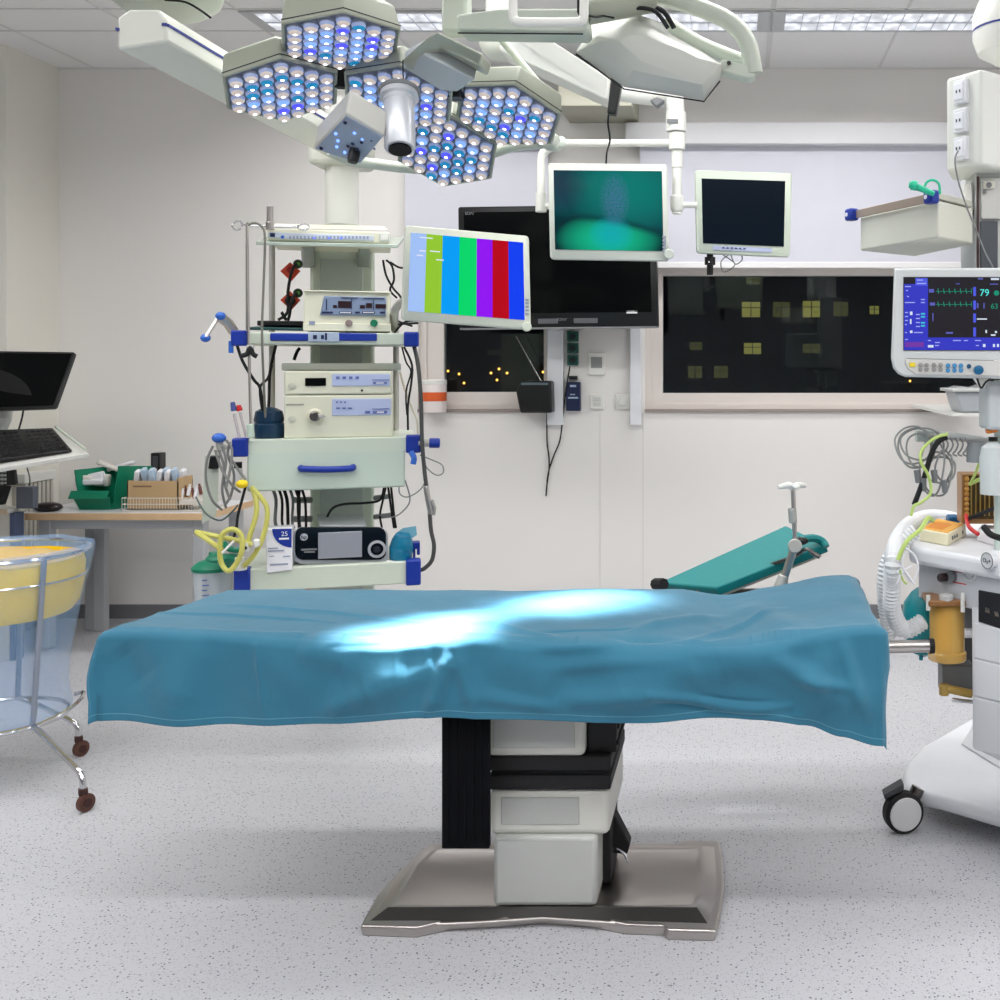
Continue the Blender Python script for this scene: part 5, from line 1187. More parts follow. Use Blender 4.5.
MB().bx(P(976.5, 0, 3.1).x, P(978.5, 0, 3.1).x, 3.094, 3.1, P(0, 370, 3.1).z, zB_-.01).build('groove', mat('groove_dark_red', (70, 44, 48), .5), t, smooth=False)
MB().bx(P(980.5, 0, 3.09).x, P(998, 0, 3.09).x, 3.09, 3.1, P(0, 300, 3.09).z, P(0, 221, 3.09).z).build('dark_panel', mat('graphite_panel', (84, 88, 94), .4), t, bevel=.002)
MB().bx(P(981, 0, 3.09).x, P(1003, 0, 3.09).x, 3.085, 3.1, P(0, 219, 3.09).z, P(0, 178, 3.09).z).build('gas_plate', mat('gas_plate', (204, 204, 200), .4), t, bevel=.003)
MB().pbox(984, 181, 995, 189, 3.075, .012).build('gas_outlet', mat('gas_outlet', (224, 222, 210), .4), t, bevel=.003)
MB().cyl(P(989, 185, 3.07), P(989, 185, 3.08), .008).cyl(P(984.5, 192, 3.078), P(984.5, 192, 3.086), .006).build('gas_nipple', MGREY, t)
MB().pprism([(968, 183), (972, 181), (973, 212), (965, 212), (966, 195)], 3.1, .05).build('bracket', WHITE, t, bevel=.004)
MB().bx(P(962, 0, 3.12).x, P(980, 0, 3.12).x, 3.12, 3.18, P(0, 215, 3.12).z, P(0, 210, 3.12).z).build('bracket_plate', DGREY, t)
# tray shelf
t = thing('pendant_tray', 'pale grey drawer tray with blue corner clamps and steel rail mounted on the right pendant', 'tray', P(930, 250, 3.1))
T0, T1, T2_, T3 = P(860, 212, 3.25), P(938, 203, 2.92), P(973, 207, 3.08), P(915, 214, 3.42)
zT, zBt = T1.z, P(938, 238, 2.92).z
q = [Vector((p.x, p.y, 0)) for p in (T0, T1, T2_, T3)]
q0 = P(862, 250, 3.25)
mb = MB(); mb.loft([[Vector((p.x, p.y, zBt)) for p in q], [Vector((p.x, p.y, zT+.008)) for p in q]]); mb.build('drawer_body', mat('tray_grey_sage', (212, 212, 200), .4), t, bevel=.006)
def off(k): 
    c_ = (q[0]+q[1]+q[2]+q[3])/4; return [c_+(p-c_)*k for p in q]
mb = MB(); mb.loft([[Vector((p.x, p.y, zT+.012)) for p in off(.99)], [Vector((p.x, p.y, zT+.030)) for p in off(.99)]]); mb.build('top_plate', mat('tray_top', (196, 196, 184), .4), t, bevel=.003)
dr_ = (q[1]-q[0]).normalized(); nr_ = Vector((dr_.y, -dr_.x, 0)); nr_ = nr_ if nr_.y < 0 else -nr_
rm_ = Matrix((dr_, -nr_, Vector((0, 0, 1)))).transposed()
LL = (q[1]-q[0]).length
MB().box(q[0]+dr_*LL*.5+nr_*.016+Vector((0, 0, zT+.014)), (LL*1.0, .006, .024), rm_).build('steel_rail', mat('rail_warm_steel', (176, 160, 148), .35, .5), t, bevel=.002)
for k_ in (-.03, 1.0):
    cl = MB().box(q[0]+dr_*LL*k_+nr_*.022+Vector((0, 0, zT+.014)), (.036, .03, .036), rm_).build('corner_clamp', BLUE, t, bevel=.006)
    MB().cyl(q[0]+dr_*(LL*k_-.004)+nr_*.036+Vector((0, 0, zT+.014)), q[0]+dr_*(LL*k_-.004)+nr_*.039+Vector((0, 0, zT+.014)), .006).build('screw_cap', PAPER, cl)
t = thing('green_plug', 'mint green tube plug with curved strap standing on the tray of the right pendant', 'plug', P(927, 192, 2.9))
MB().cyl(P(911, 185, 2.86), P(917, 186, 2.86), .013, n=16).cyl(P(909, 184.5, 2.86), P(912, 185, 2.86), .009, n=16).cyl(P(917, 187, 2.86), P(934, 194, 2.87), .009, .007).build('plug', MINT, t, bevel=.002)
MB().ptube([(924, 188, 2.88), (927, 182, 2.88), (933, 180, 2.88), (939, 184, 2.88), (940, 194, 2.88)], .0035).build('strap', MINT, t)

# ================================================================ patient monitor
t = thing('patient_monitor', 'large white framed patient monitor with vital signs on a blue and black display', 'monitor', P(960, 377, 3.0))
YP = 2.95
mb = MB()
def pmr(Y, k=0): return [P(894+k, 268+k, Y), P(1062-k, 268+k, Y), P(1062-k, 380-k, Y), P(905, 377-k, Y), P(898+k*.7, 374-k*.7, Y), P(893+k, 368-k, Y), P(891+k, 358, Y), P(892+k, 330, Y)]
mb.loft([pmr(YP+.08, 6), pmr(YP+.05), pmr(YP+.006), pmr(YP, 1)]); mb.build('casing', mat('monitor_grey_white', (208, 212, 212), .4), t, bevel=.004)
scr = MB().pbox(903.5, 277, 1050, 350.5, YP-.003, .006).build('screen', screen('screen_black', (44, 42, 48), .9), t, smooth=False)
def sb(x0, y0, x1, y1, m_, nm, d=.001):
    return MB().pbox(x0, y0, x1, y1, YP-.003-d, .001).build(nm, m_, scr, smooth=False)
SBL = screen('screen_blue', (58, 62, 200), 1); SBL2 = screen('screen_blue_light', (84, 96, 232), 1); STL = screen('screen_teal', (30, 150, 120), 1); SWH = screen('screen_white', (225, 235, 250), 1); SCY = screen('screen_cyan', (70, 200, 215), 1)
SMG = screen('screen_violet', (120, 60, 170), 1)
sb(904, 284, 928, 349, SBL, 'side_panel'); sb(915.5, 278, 927.5, 285.5, SBL2, 'tab', .0015); sb(904, 337.5, 1050, 350, SBL, 'bottom_bar', .0012)
sb(905, 342, 924, 347, SMG, 'status_text', .002)
for (x0, y0, x1) in ((917, 279.5, 923), (917, 283, 926), (905, 286, 911), (906, 290, 908), (907, 296, 909), (905, 302, 915), (921, 299, 925), (921, 302, 925), (905, 312, 908), (905, 316, 908), (905, 320, 908), (905, 324, 907), (916, 314, 920), (916, 318, 920), (916, 322, 920), (916, 326, 920), (905, 332, 907), (914, 332, 923), (905, 339, 908), (928, 340, 931), (935, 342, 940), (935, 345, 939), (953, 340, 961), (964, 340, 968), (975, 340, 981), (976, 345, 979)):
    MB().pbox(x0, y0, x1, y0+1, YP-.0062, .001).build('text_line', screen('screen_text', (170, 180, 245), 1), scr, smooth=False)
mb = MB()
for (x0, y0, x1, y1) in ((910, 311.5, 912.5, 315), (910, 319, 911.5, 324), (910, 330.5, 912.5, 333), (928, 345, 933.5, 347.5), (977, 318.4, 987, 319.6), (985.5, 330, 987, 333), (995, 331, 997, 333), (991, 334.3, 995.5, 335.8), (983, 344, 985.5, 347), (993, 344, 995, 347), (997, 344, 999, 347), (991, 278, 999, 280)):
    mb.pbox(x0, y0, x1, y1, YP-.0064, .001)
mb.build('bright_text', SWH, scr, smooth=False)
mb = MB()
for yy in (313, 316, 322, 325): mb.pbox(921, yy, 925, yy+1.6, YP-.0064, .001)
mb.build('cyan_text', SCY, scr, smooth=False)
for (y, dy) in ((291.5, 3.2), (304.5, 3.0)):
    pts = []
    for k in range(7):
        x = 936+k*5.6
        pts += [(x, y), (x+1.6, y), (x+2.0, y-dy), (x+2.5, y+dy*.7), (x+3.0, y)]
    pts.append((970, y)); pts = [(min(px_, 971.5), py_) for px_, py_ in pts]
    MB().ptube([(px_, py_, YP-.0045) for px_, py_ in pts], .0008, smooth=0, n=4).build('waveform', STL, scr)
mb = MB()
for y in (287, 300.5, 313.5, 327.5): mb.pbox(973.3, y, 976, y+9, YP-.0055, .001)
mb.build('blue_tabs', SBL2, scr, smooth=False)
mb = MB()
for (x0, y0, x1, y1) in ((929, 289, 934, 292.5), (930, 302.5, 935, 305.5), (932.5, 313, 933.5, 321), (946, 332, 953, 333.8), (977, 303, 978.5, 308), (983.5, 303, 984.6, 308.5), (956, 283.4, 960, 284.2), (978, 278, 983, 279.5), (990, 283.6, 998, 284.6)): mb.pbox(x0, y0, x1, y1, YP-.0055, .001)
mb.build('dim_text', screen('screen_dim_violet', (96, 100, 190), 1), scr, smooth=False)
text('79', .026, P(984.5, 293, YP-.006), screen('screen_cyan_bright', (90, 235, 225), 1.1), scr, name='heart_rate')
MB().cyl(P(996.5, 293, YP-.005), P(996.5, 293, YP-.0058), .007).build('heart_icon', STL, scr)
text('63', .02, P(994.5, 306.5, YP-.006), STL, scr, name='pulse_rate')
kp_ = MB().pprism([(906, 358.5), (1040, 361), (1040, 377), (916, 374.5), (908, 369), (905, 363)], YP-.004, .006).build('key_panel', mat('key_panel_grey', (212, 212, 208), .4), t, bevel=.002)
MB().ptube([(907, 358.5, YP-.004), (994, 360.5, YP-.004)], .0008, smooth=0).build('panel_line', MGREY, t)
def keys(xs, ys, m_, nm):
    for x in xs:
        for y in ys:
            MB().cyl(P(x, y, YP-.009), P(x, y, YP-.002), .0062, n=12).build(nm, m_, kp_, bevel=.001)
keys((920.5, 926.5, 934, 940.5), (365, 369.5), mat('key_taupe', (150, 148, 146), .4), 'key')
keys((948, 954.5, 961), (365.6, 370.4), mat('key_blue', (70, 140, 190), .4), 'key')
keys((969,), (366.3,), mat('key_dark_blue', (30, 84, 120), .4), 'key')
MB().pbox(909.5, 362.6, 915.5, 366.8, YP-.008, .004).build('alarm_key', mat('yellow_key', (214, 196, 50), .4, emit=.2, ecol=(255, 220, 60)), kp_, bevel=.001, label='yellow alarm key')
MB().lathe([(.0125, 0), (.0125, .012), (.009, .014)], P(978, 370, YP-.004), (0, -1, 0)).build('dial', mat('dial_blue', (20, 98, 142), .35), kp_)
MB().pprism([(976, 378), (990, 378), (984, 389)], YP+.02, .05).build('mount', WHITE, t, bevel=.003)
MB().ptube([(977, 378, YP+.01), (981, 388, YP), (986, 382, YP), (992, 378, YP+.01)], .003).build('cable', BLACKM, t)
mb = MB(); mb.bx(P(984, 0, 3.03).x, P(1040, 0, 3.03).x, 3.0, 3.1, P(0, 430, 3.0).z, P(0, 382, 3.0).z); mb.build('mount_block', mat('mount_grey', (196, 202, 204), .4), t, bevel=.01)

# ================================================================ anaesthesia machine
MW = mat('machine_white', (226, 228, 232), .35)
t = thing('anaesthesia_machine', 'white anaesthesia machine with drawers, curved base plate and worktop at the right edge', 'anaesthesia machine', (P(1000, 0, 3.3).x, 3.3, 0))
YA = 3.05
def vp(px, py, z): # point at height z seen at pixel row py
    Y = (CZ-z)*F/(py-PY); return Vector(((px-PX)/F*Y, Y, z))
zw = .86
w4 = [vp(909, 546, zw), vp(1000, 562, zw), Vector((.95, 2.85, zw)), Vector((1.0, 3.6, zw)), vp(940, 521, zw), vp(915, 526, zw)]
mb = MB(); mb.loft([[p-Vector((0, 0, .05)) for p in w4], [p+Vector((0, 0, 0)) for p in w4]]); mb.build('worktop', MW, t, bevel=.014, seg=3)
P1 = Vector((P(917, 0, w4[0].y+.04).x, w4[0].y+.05, 0)); P2 = Vector((w4[1].x, w4[1].y+.04, 0))
dd = (P2-P1).normalized(); pn = Vector((dd.y, -dd.x, 0)); pn = pn if pn.y < 0 else -pn
pm_ = Matrix((dd, -pn, Vector((0, 0, 1)))).transposed()
def onf(s_, z, o_=0): return P1+dd*s_+Vector((0, 0, z))+pn*o_
LF = (P2-P1).length
def fpix(px, py, o_=0):
    """point on the machine's front plane seen at this pixel"""
    d = Vector(((px-PX)/F, 1, (PY-py)/F)); p0 = P1+pn*o_
    k_ = (p0-Vector((0, 0, 0))).dot(pn)/Vector((d.x, d.y, 0)).dot(pn); return Vector((0, 0, CZ))+d*k_
def fslab(pts, o_, th):
    a_ = [fpix(x, y, o_) for x, y in pts]; return MB().prism(a_, -pn*th)
fslab([(918, 548), (1030, 568), (1030, 622), (918, 598)], 0, .3).build('gas_panel', mat('panel_silver', (200, 203, 208), .4), t, bevel=.005)
fslab([(936, 599), (972, 608), (972, 664), (936, 660)], -.24, .02).build('recess_back', mat('recess_dark', (60, 58, 60), .5), t)
rb_ = fslab([(918, 597), (963, 606), (965, 630), (943, 628), (925, 625)], -.03, .12).build('absorber_mount', mat('mount_mid_grey', (140, 142, 146), .4), t, bevel=.006)
body = fslab([(971, 604), (1060, 622), (1060, 790), (972, 748)], -.0, .35).build('cabinet', MW, t, bevel=.006)
fslab([(978, 590+0), (1060, 605), (1060, 648), (978, 622)], .003, .02).build('open_bay', mat('bay_black', (26, 28, 34), .5), t, bevel=.003)
for (ya, yb) in ((623, 658), (659.5, 696), (697.5, 750)):
    fslab([(974, ya), (1055, ya+19), (1055, yb+19), (974, yb)], .004, .02).build('drawer', MW, t, bevel=.003)
fslab([(985, 607), (990, 609), (990, 614), (985, 612)], .008, .02).build('bay_fitting', CHROME, t)
fslab([(994, 611), (998, 612), (999, 617), (995, 616)], .008, .02).build('bay_fitting', CHROME, t)
# gas panel fittings
c = fpix(993, 560, .02); MB().lathe([(.0215, 0), (.0215, .02), (.019, .022)], c, pn, n=28).build('oxygen_button', MW, t)
MB().lathe([(.0205, 0), (.0225, .001), (.0205, .003)], c+pn*.0215, pn, n=28, cap=False).build('button_ring', MGREY, t)
text('O₂+', .016, c+pn*.0235, mat('ink_dark', (40, 42, 50), .5), t, mtx=Matrix((dd, Vector((0, 0, 1)), pn)).transposed())
c = fpix(971, 572, .0); MB().lathe([(.025, 0), (.025, .006), (.021, .008), (.021, .002), (.013, .002), (.013, .008), (.001, .008)], c, pn, n=28).build('gauge', mat('gauge_white', (218, 220, 222), .35), t)
c = fpix(949, 577, .0); MB().lathe([(.013, 0), (.012, .03), (.009, .034)], c, (pn+Vector((-.5, 0, 0))).normalized(), n=20).build('selector_knob', mat('knob_dark_red', (40, 24, 26), .3), t)
MB().lathe([(.016, 0), (.016, .012)], fpix(953, 576, 0), pn).build('knob_base', MGREY, t)
mb = fslab([(950, 570.5), (964, 572), (964, 573), (950, 571.5)], .001, .002); mb.build('red_mark', RED, t, smooth=False)
fslab([(950, 581), (966, 584), (966, 585), (950, 582)], .001, .002).build('red_mark', RED, t, smooth=False)
fslab([(950, 561), (966, 563.5), (966, 568), (950, 565.5)], .001, .002).build('label_plate', mat('label_grey', (168, 174, 178), .4), t, smooth=False)
MB().cyl(fpix(921, 561, .0), fpix(921, 561, .003), .003).build('screw', DGREY, t)
# absorber
ya_ = 3.18
xc = P(947, 0, 3.1).x
ab = MB(); za, zb_ = P(0, 664, 3.05).z, P(0, 606, 3.05).z
ab.lathe([(.052, za), (.054, za+.004), (.054, za+.022), (.049, za+.026), (.049, zb_), (.046, zb_+.004)], (xc, 3.10, 0), (0, 0, 1), n=36)
abo = ab.build('absorber_canister', AMBER, t)
MB().lathe([(.022, za+.03), (.022, zb_-.01)], (xc-.012, 3.08, 0), (0, 0, 1), n=20).build('inner_tube', mat('amber_dark', (196, 130, 30), .2), abo)
MB().lathe([(.034, za+.03), (.034, zb_-.02)], (xc+.008, 3.115, 0), (0, 0, 1), n=24).build('lime_filling', mat('soda_lime', (206, 186, 130), .8, bump=.5, bscale=200), abo)
MB().bx(xc-.062, xc+.05, 3.04, 3.16, zb_, zb_+.016).build('absorber_lid', mat('amber_bracket', (150, 104, 60), .3), t, bevel=.003)
MB().cyl((xc-.062, 3.05, zb_-.012), (xc-.062, 3.05, zb_+.03), .006).build('lid_pin', WHITE, t); MB().cyl((xc+.03, 3.03, zb_-.012), (xc+.03, 3.03, zb_+.04), .006).build('lid_pin', WHITE, t)
MB().cyl((xc-.01, 3.06, zb_+.012), (xc-.01, 3.06, zb_+.03), .02).build('lid_cap', LGREY, t, bevel=.003)
MB().bx(P(941, 0, 3.15).x, P(973, 0, 3.15).x, 3.13, 3.2, P(0, 692, 3.15).z, P(0, 664, 3.15).z).build('lower_bracket', MGREY, t, bevel=.003)
MB().cyl(P(944, 688, 3.1), P(972, 694, 3.1), .012).cyl(P(944, 684, 3.1), P(944, 695, 3.1), .014).build('drain_valve', mat('brass_amber', (180, 150, 80), .3, .3), t, bevel=.002)
MB().cyl(P(952, 700, 3.1), P(973, 702, 3.1), .006).build('drain_bar', CHROME, t)
MB().cyl(P(964, 633, 3.08), P(973, 633, 3.08), .014).build('side_knob', MW, t, bevel=.003)
# base plate
bz = .115
def bp_(px, py, z=bz): return vp(px, py, z)
bpts = [bp_(903, 770), bp_(905, 781), bp_(915, 789), bp_(940, 795), bp_(1000, 812), bp_(1060, 835), bp_(1100, 800), bp_(1070, 700), bp_(972, 716), bp_(945, 732), bp_(922, 745), bp_(908, 760)]
bot_ = [p-Vector((0, 0, .05)) for p in bpts]
top_ = [Vector(p) for p in bpts]
mb = MB(); mb.loft([bot_, top_]); mb.build('base_plate', MW, t, bevel=.02, seg=4)
mb = MB(); mb.loft([[bp_(960, 745, .115), bp_(1000, 770, .115), bp_(1060, 790, .115), bp_(1060, 730, .115), bp_(975, 722, .115)], [vp(972, 735, .155), vp(1000, 748, .155), vp(1060, 770, .155), vp(1060, 725, .155), vp(978, 715, .155)]]); mb.build('base_ramp', MW, t, bevel=.01)
def bigcaster(c, par, side):
    x, y = c
    w_ = MB().lathe([(.052, -.022), (.060, -.014), (.060, .014), (.052, .022)], (x, y, .060), (.25, -1, 0), n=32).build('caster', BLACKM, par)
    MB().lathe([(.050, .021), (.047, .026), (.02, .028), (.001, .028)], (x, y, .060), (.25, -1, 0), n=32).build('hub_cap', mat('hub_white', (216, 216, 216), .35), w_)
    MB().loft([[Vector((x-.055, y-.02, .10)), Vector((x+.0, y-.02, .13)), Vector((x+.0, y+.03, .13)), Vector((x-.055, y+.03, .10))], [Vector((x-.06, y-.02, .115)), Vector((x+.0, y-.02, .15)), Vector((x+.0, y+.03, .15)), Vector((x-.06, y+.03, .115))]]).build('fork', DGREY, w_, bevel=.004)
    return w_
cc = vp(903, 832, .0); bigcaster((cc.x, cc.y), t, 1)
MB().cyl((cc.x+.02, cc.y+.02, .06), (cc.x+.05, cc.y+.03, .12), .02).build('caster_stem', STEELD, t)
bigcaster((.93, 3.0), t, 1); bigcaster((.90, 3.62), t, 1)
MB().cyl(P(999, 560, 3.1), P(999, 380, 3.1), .014).build('rail_post', mat('post_pale_green', (196, 210, 204), .4), t)
# things on the worktop
t = thing('alarm_unit', 'cream flat box with orange top and four small sockets on the worktop', 'box', vp(943, 545, zw))
b4 = [vp(919, 541, zw), vp(948, 546.5, zw), vp(966, 536, zw), vp(937, 530, zw)]
mb = MB(); mb.loft([b4, [p+Vector((0, 0, .036)) for p in b4]]); mb.build('casing', mat('cream_box', (228, 222, 190), .4), t, bevel=.004)
b5 = shr([p+Vector((0, 0, .037)) for p in b4], .9)
mb = MB(); mb.loft([[p-Vector((0, 0, .002)) for p in b5], [p+Vector((0, 0, .0015)) for p in b5]]); mb.build('top_label', mat('orange_yellow', (238, 176, 70), .45), t, bevel=.001)
b6 = shr(b5, .6); b6 = [p+(b5[0]-b5[2])*.08+Vector((0, 0, .0016)) for p in b6]
mb = MB(); mb.loft([b6, [p+Vector((0, 0, .0008)) for p in b6]]); mb.build('keypad', mat('orange_keypad', (226, 140, 40), .45), t)
e_ = (b4[2]-b4[1]); 
for k_ in (.22, .34, .46, .78):
    p = b4[1]+e_*k_+Vector((0, 0, .018)); MB().sph(p+Vector((.001, -.001, 0)), .0045, 8, (.8, .8, 1.4)).build('socket', MGREY, t)
t = thing('flow_cassette', 'amber louvred cassette with black frame standing behind the worktop', 'cassette', P(980, 520, 3.3))
MB().pbox(962, 474, 1010, 524, 3.3, .08).build('frame', mat('amber_brown', (150, 110, 60), .3), t, bevel=.004)
MB().pbox(969, 476, 1010, 519, 3.292, .02).build('window', mat('dark_amber_glass', (70, 56, 30), .15), t)
mb = MB()
for k in range(8): mb.pbox(971+4.5*k, 478, 972+4.5*k, 516, 3.288, .006)
mb.build('louvre', mat('amber_slat', (160, 130, 60), .3), t, smooth=False)
mb = MB()
for k in range(9): mb.sph(P(967, 479+5*k, 3.296), .008, 8)
mb.build('toothed_edge', mat('amber_tooth', (200, 150, 70), .3), t)
tag(MB().box(vp(958, 535, zw)+Vector((0, .08, .025)), (.035, .05, .05)).build('blue_block', mat('petrol_blue', (16, 84, 130), .4), bevel=.006), 'small petrol blue block standing behind the cream and orange box', 'block')
t = thing('paper_tray', 'white tray with a black curved handle on the worktop at the right edge', 'tray', vp(1000, 545, zw))
b4 = [vp(977, 541, zw), vp(1015, 552, zw), vp(1030, 538, zw), vp(985, 528, zw)]
mb = MB(); mb.loft([b4, [p+Vector((0, 0, .028)) for p in b4]]); mb.build('body', PAPER, t, bevel=.003)
MB().ptube([(984, 527, 2.98), (990, 534, 2.95), (1000, 538, 2.92), (1015, 542, 2.9)], .009).build('handle', BLACKM, t)
cable('red and black cord behind the cream and orange box', [(966, 515, 3.28), (967, 522, 3.25), (970, 528, 3.2), (978, 534, 3.15)], .006, RED)
cable('black cord crossing in front of the amber cassette', [(967, 519, 3.27), (978, 515, 3.25), (990, 510, 3.24), (1004, 505, 3.24)], .006, BLACKM)
cable('yellow-green tube in front of the amber cassette', [(970, 484, 3.25), (978, 480, 3.22), (990, 474, 3.2), (1006, 466, 3.2)], .006, GTUBE)
cable('second yellow-green tube rising beside the vaporiser bottle', [(970, 484, 3.24), (976, 472, 3.22), (980, 460, 3.22), (984, 450, 3.22)], .004, GTUBE)
t = thing('suction_bottle', 'white bell shaped bottle with orange cap in front of the right pendant', 'bottle', P(992, 470, 3.1))
MB().lathe([(.035, -.1), (.038, 0), (.032, .03), (.012, .045)], P(993, 458, 3.05), (0, 0, 1), n=24).build('bell', mat('milky_plastic', (220, 228, 228), .2, alpha=.85), t)
MB().cyl(P(993, 441, 3.05), P(993, 437, 3.05), .013).build('neck', BLACK, t)
MB().pprism([(987, 430), (998, 427), (998, 432), (988, 434)], 3.04, .03).build('cap', mat('orange_cap', (238, 140, 60), .4), t, bevel=.003)
MB().cyl(P(988, 490, 3.04), P(988, 455, 3.04), .006).build('rod', ALU, t)
# cable arm with bundle
t = thing('cable_holder', 'grey arm with hooks holding the tangle of monitoring cables', 'arm', P(950, 445, 3.15))
MB().ptube([(918, 434, 3.15), (950, 436, 3.15), (980, 440, 3.15), (998, 444, 3.15)], .012, n=10, smooth=0).build('bar', LGREY, t)
MB().pbox(917, 431, 940, 442, 3.14, .04).build('bracket', mat('clear_bracket', (190, 204, 200), .3, alpha=.7), t, bevel=.003)
for k in range(5): MB().ptube([(945+5*k, 438, 3.14), (948+5*k, 444, 3.13), (946+5*k, 450, 3.13), (943+5*k, 454, 3.13), (947+5*k, 456, 3.13)], .0025).build('hook', GREYC, t)
MB().lathe([(.03, 0), (.03, .03), (.022, .06)], P(977, 462, 3.15), (0, 0, 1)).build('round_holder', mat('holder_grey', (150, 156, 160), .4), t)
G1 = mat('cable_grey', (140, 142, 140), .45)
for i, (cx_, cy_, rx_, ry_, ph) in enumerate(((913, 445, 18, 19, 0), (916, 448, 18, 20, .4), (922, 444, 22, 16, .8), (920, 450, 14, 17, 1.2), (941, 470, 15, 13, 0), (938, 474, 14, 22, .5), (932, 466, 12, 30, 1.0), (944, 466, 8, 16, 1.5))):
    pts = [(cx_+rx_*math.cos(a_+ph)+1.2*math.sin(3*a_+i), cy_+ry_*math.sin(a_+ph), 3.12+.02*math.sin(a_*2+i)) for a_ in [2*math.pi*j/9 for j in range(9)]]
    tag(MB().ptube(pts, .003, n=6, closed=True).build('sensor_cable', G1), 'grey sensor cable coiled on the arm above the worktop', 'cable', 'grey coiled sensor cables')
cable('thick black cable hanging in the tangle above the worktop', [(947, 437, 3.1), (938, 442, 3.1), (931, 455, 3.1), (926, 472, 3.1), (919, 492, 3.1), (914, 505, 3.1)], .0075, BLACKM)
cable('yellow-green cable winding down through the tangle to the worktop', [(948, 434, 3.09), (935, 438, 3.09), (922, 450, 3.09), (921, 462, 3.08), (928, 475, 3.08), (931, 492, 3.08), (922, 502, 3.08), (914, 506, 3.08), (911, 516, 3.08)], .0045, GTUBE)
cable('yellow-green lead looping beside the cream and orange box', [(933, 521, 2.98), (928, 518, 2.96), (920, 530, 2.92), (908, 540, 2.9), (901, 552, 2.9), (898, 560, 2.9)], .006, GTUBE)
for i, (x, y) in enumerate(((917, 470), (923, 478), (934, 470), (944, 480))):
    t = tag(MB().cyl(P(x, y, 3.1), P(x+1, y+13, 3.1), .010, .007).build('cable_plug', MGREY, bevel=.002), 'dark grey plug hanging in the cable tangle above the worktop', 'plug', 'grey plugs in the cable tangle')
# corrugated breathing hose
def corr(label, pts, r, m_):
    mb = MB(); L0 = [P(*p) for p in pts]
    q_ = []
    for i in range(len(L0)-1):
        p0, p1, p2, p3 = L0[max(i-1, 0)], L0[i], L0[i+1], L0[min(i+2, len(L0)-1)]
        for k in range(16):
            t_ = k/16; q_.append(.5*((2*p1)+(-p0+p2)*t_+(2*p0-5*p1+4*p2-p3)*t_*t_+(-p0+3*p1-3*p2+p3)*t_**3))
    out_ = [q_[0]]; acc = 0; st = .0055
    for a_, b_ in zip(q_, q_[1:]):
        L_ = (b_-a_).length; pos_ = st-acc
        while pos_ <= L_: out_.append(a_+(b_-a_)*(pos_/L_)); pos_ += st
        acc = L_-(pos_-st)
    n_ = len(out_)
    mb.tube(out_, lambda x: r*(1+.10*(1 if int(x*(n_-1)+.5) % 2 else -1)), n=14, smooth=0)
    return tag(mb.build('breathing_hose', m_, smooth=False), label, 'hose')
HOSE = mat('white_corrugated_hose', (232, 234, 236), .35, alpha=.92)
corr('white corrugated breathing hose arching down left of the worktop', [(962, 522, 3.6), (945, 518, 3.58), (925, 518, 3.5), (908, 526, 3.35), (897, 542, 3.15), (893, 560, 3.0), (892, 585, 3.02), (893, 612, 3.05), (905, 630, 3.08), (925, 620, 3.1)], .023, HOSE)
corr('second white corrugated breathing hose farther left behind the drape end', [(916, 530, 3.15), (900, 545, 3.15), (888, 560, 3.15), (884, 580, 3.15), (885, 606, 3.18), (890, 640, 3.2)], .020, HOSE)
for i, pts in enumerate(([(905, 548, 2.95), (915, 556, 2.95), (918, 570, 2.95), (912, 582, 2.95), (905, 572, 2.95)], [(900, 570, 2.95), (903, 580, 2.95), (907, 584, 2.95)], [(897, 584, 2.95), (903, 572, 2.95), (912, 566, 2.95)], [(906, 552, 2.94), (902, 565, 2.94), (910, 578, 2.94), (914, 584, 2.94)])):
    cable('thin white sample line curled under the worktop', pts, .003, PAPER if i != 1 else GTUBE, group='thin sample lines under the worktop')
t = thing('breathing_bag', 'teal rubber breathing bag hanging left of the amber canister', 'bag', P(919, 642, 3.22))
MB().lathe([(.006, -.12), (.035, -.105), (.055, -.06), (.062, -.01), (.056, .04), (.035, .07), (.014, .085)], P(923, 616, 3.24), (0, 0, 1), n=28).build('bag', mat('teal_rubber', (20, 140, 150), .35), t)
MB().cyl(P(921, 645, 3.22), P(921, 660, 3.22), .006).build('tail', mat('teal_rubber', (20, 140, 150), .35), t)
MB().cyl(P(925, 594, 3.24), P(925, 586, 3.24), .018).build('neck', DGREY, t)

# ================================================================ left side: desk and things on it
zD = .668
t = thing('desk', 'white topped desk with pale wood edge and grey legs against the left wall', 'desk', P(115, 600, 5.5))
dl, drr = P(20, 0, 5.28).x, P(205, 0, 5.28).x
MB().bx(dl, drr, 5.29, 5.80, zD-.032, zD).build('desk_top', mat('desk_white', (224, 226, 230), .3), t, bevel=.002)
MB().bx(dl-.001, drr+.004, 5.276, 5.29, zD-.033, zD+.0).bx(drr, drr+.006, 5.28, 5.80, zD-.033, zD).build('wood_edge', WOOD, t, bevel=.002)
LEG = mat('leg_grey', (176, 178, 180), .4)
for (x0, y0) in ((dl+.05, 5.34), (drr-.09, 5.34), (dl+.05, 5.72), (drr-.09, 5.72)):
    MB().bx(x0, x0+.055, y0, y0+.055, 0, zD-.032).build('leg', LEG, t, bevel=.004)
MB().bx(dl+.1, drr-.09, 5.345, 5.375, zD-.085, zD-.032).build('apron', LEG, t, bevel=.003)
MB().bx(P(93, 0, 5.7).x, P(104, 0, 5.7).x, 5.70, 5.75, 0, zD-.03).build('leg', LEG, t, bevel=.003)
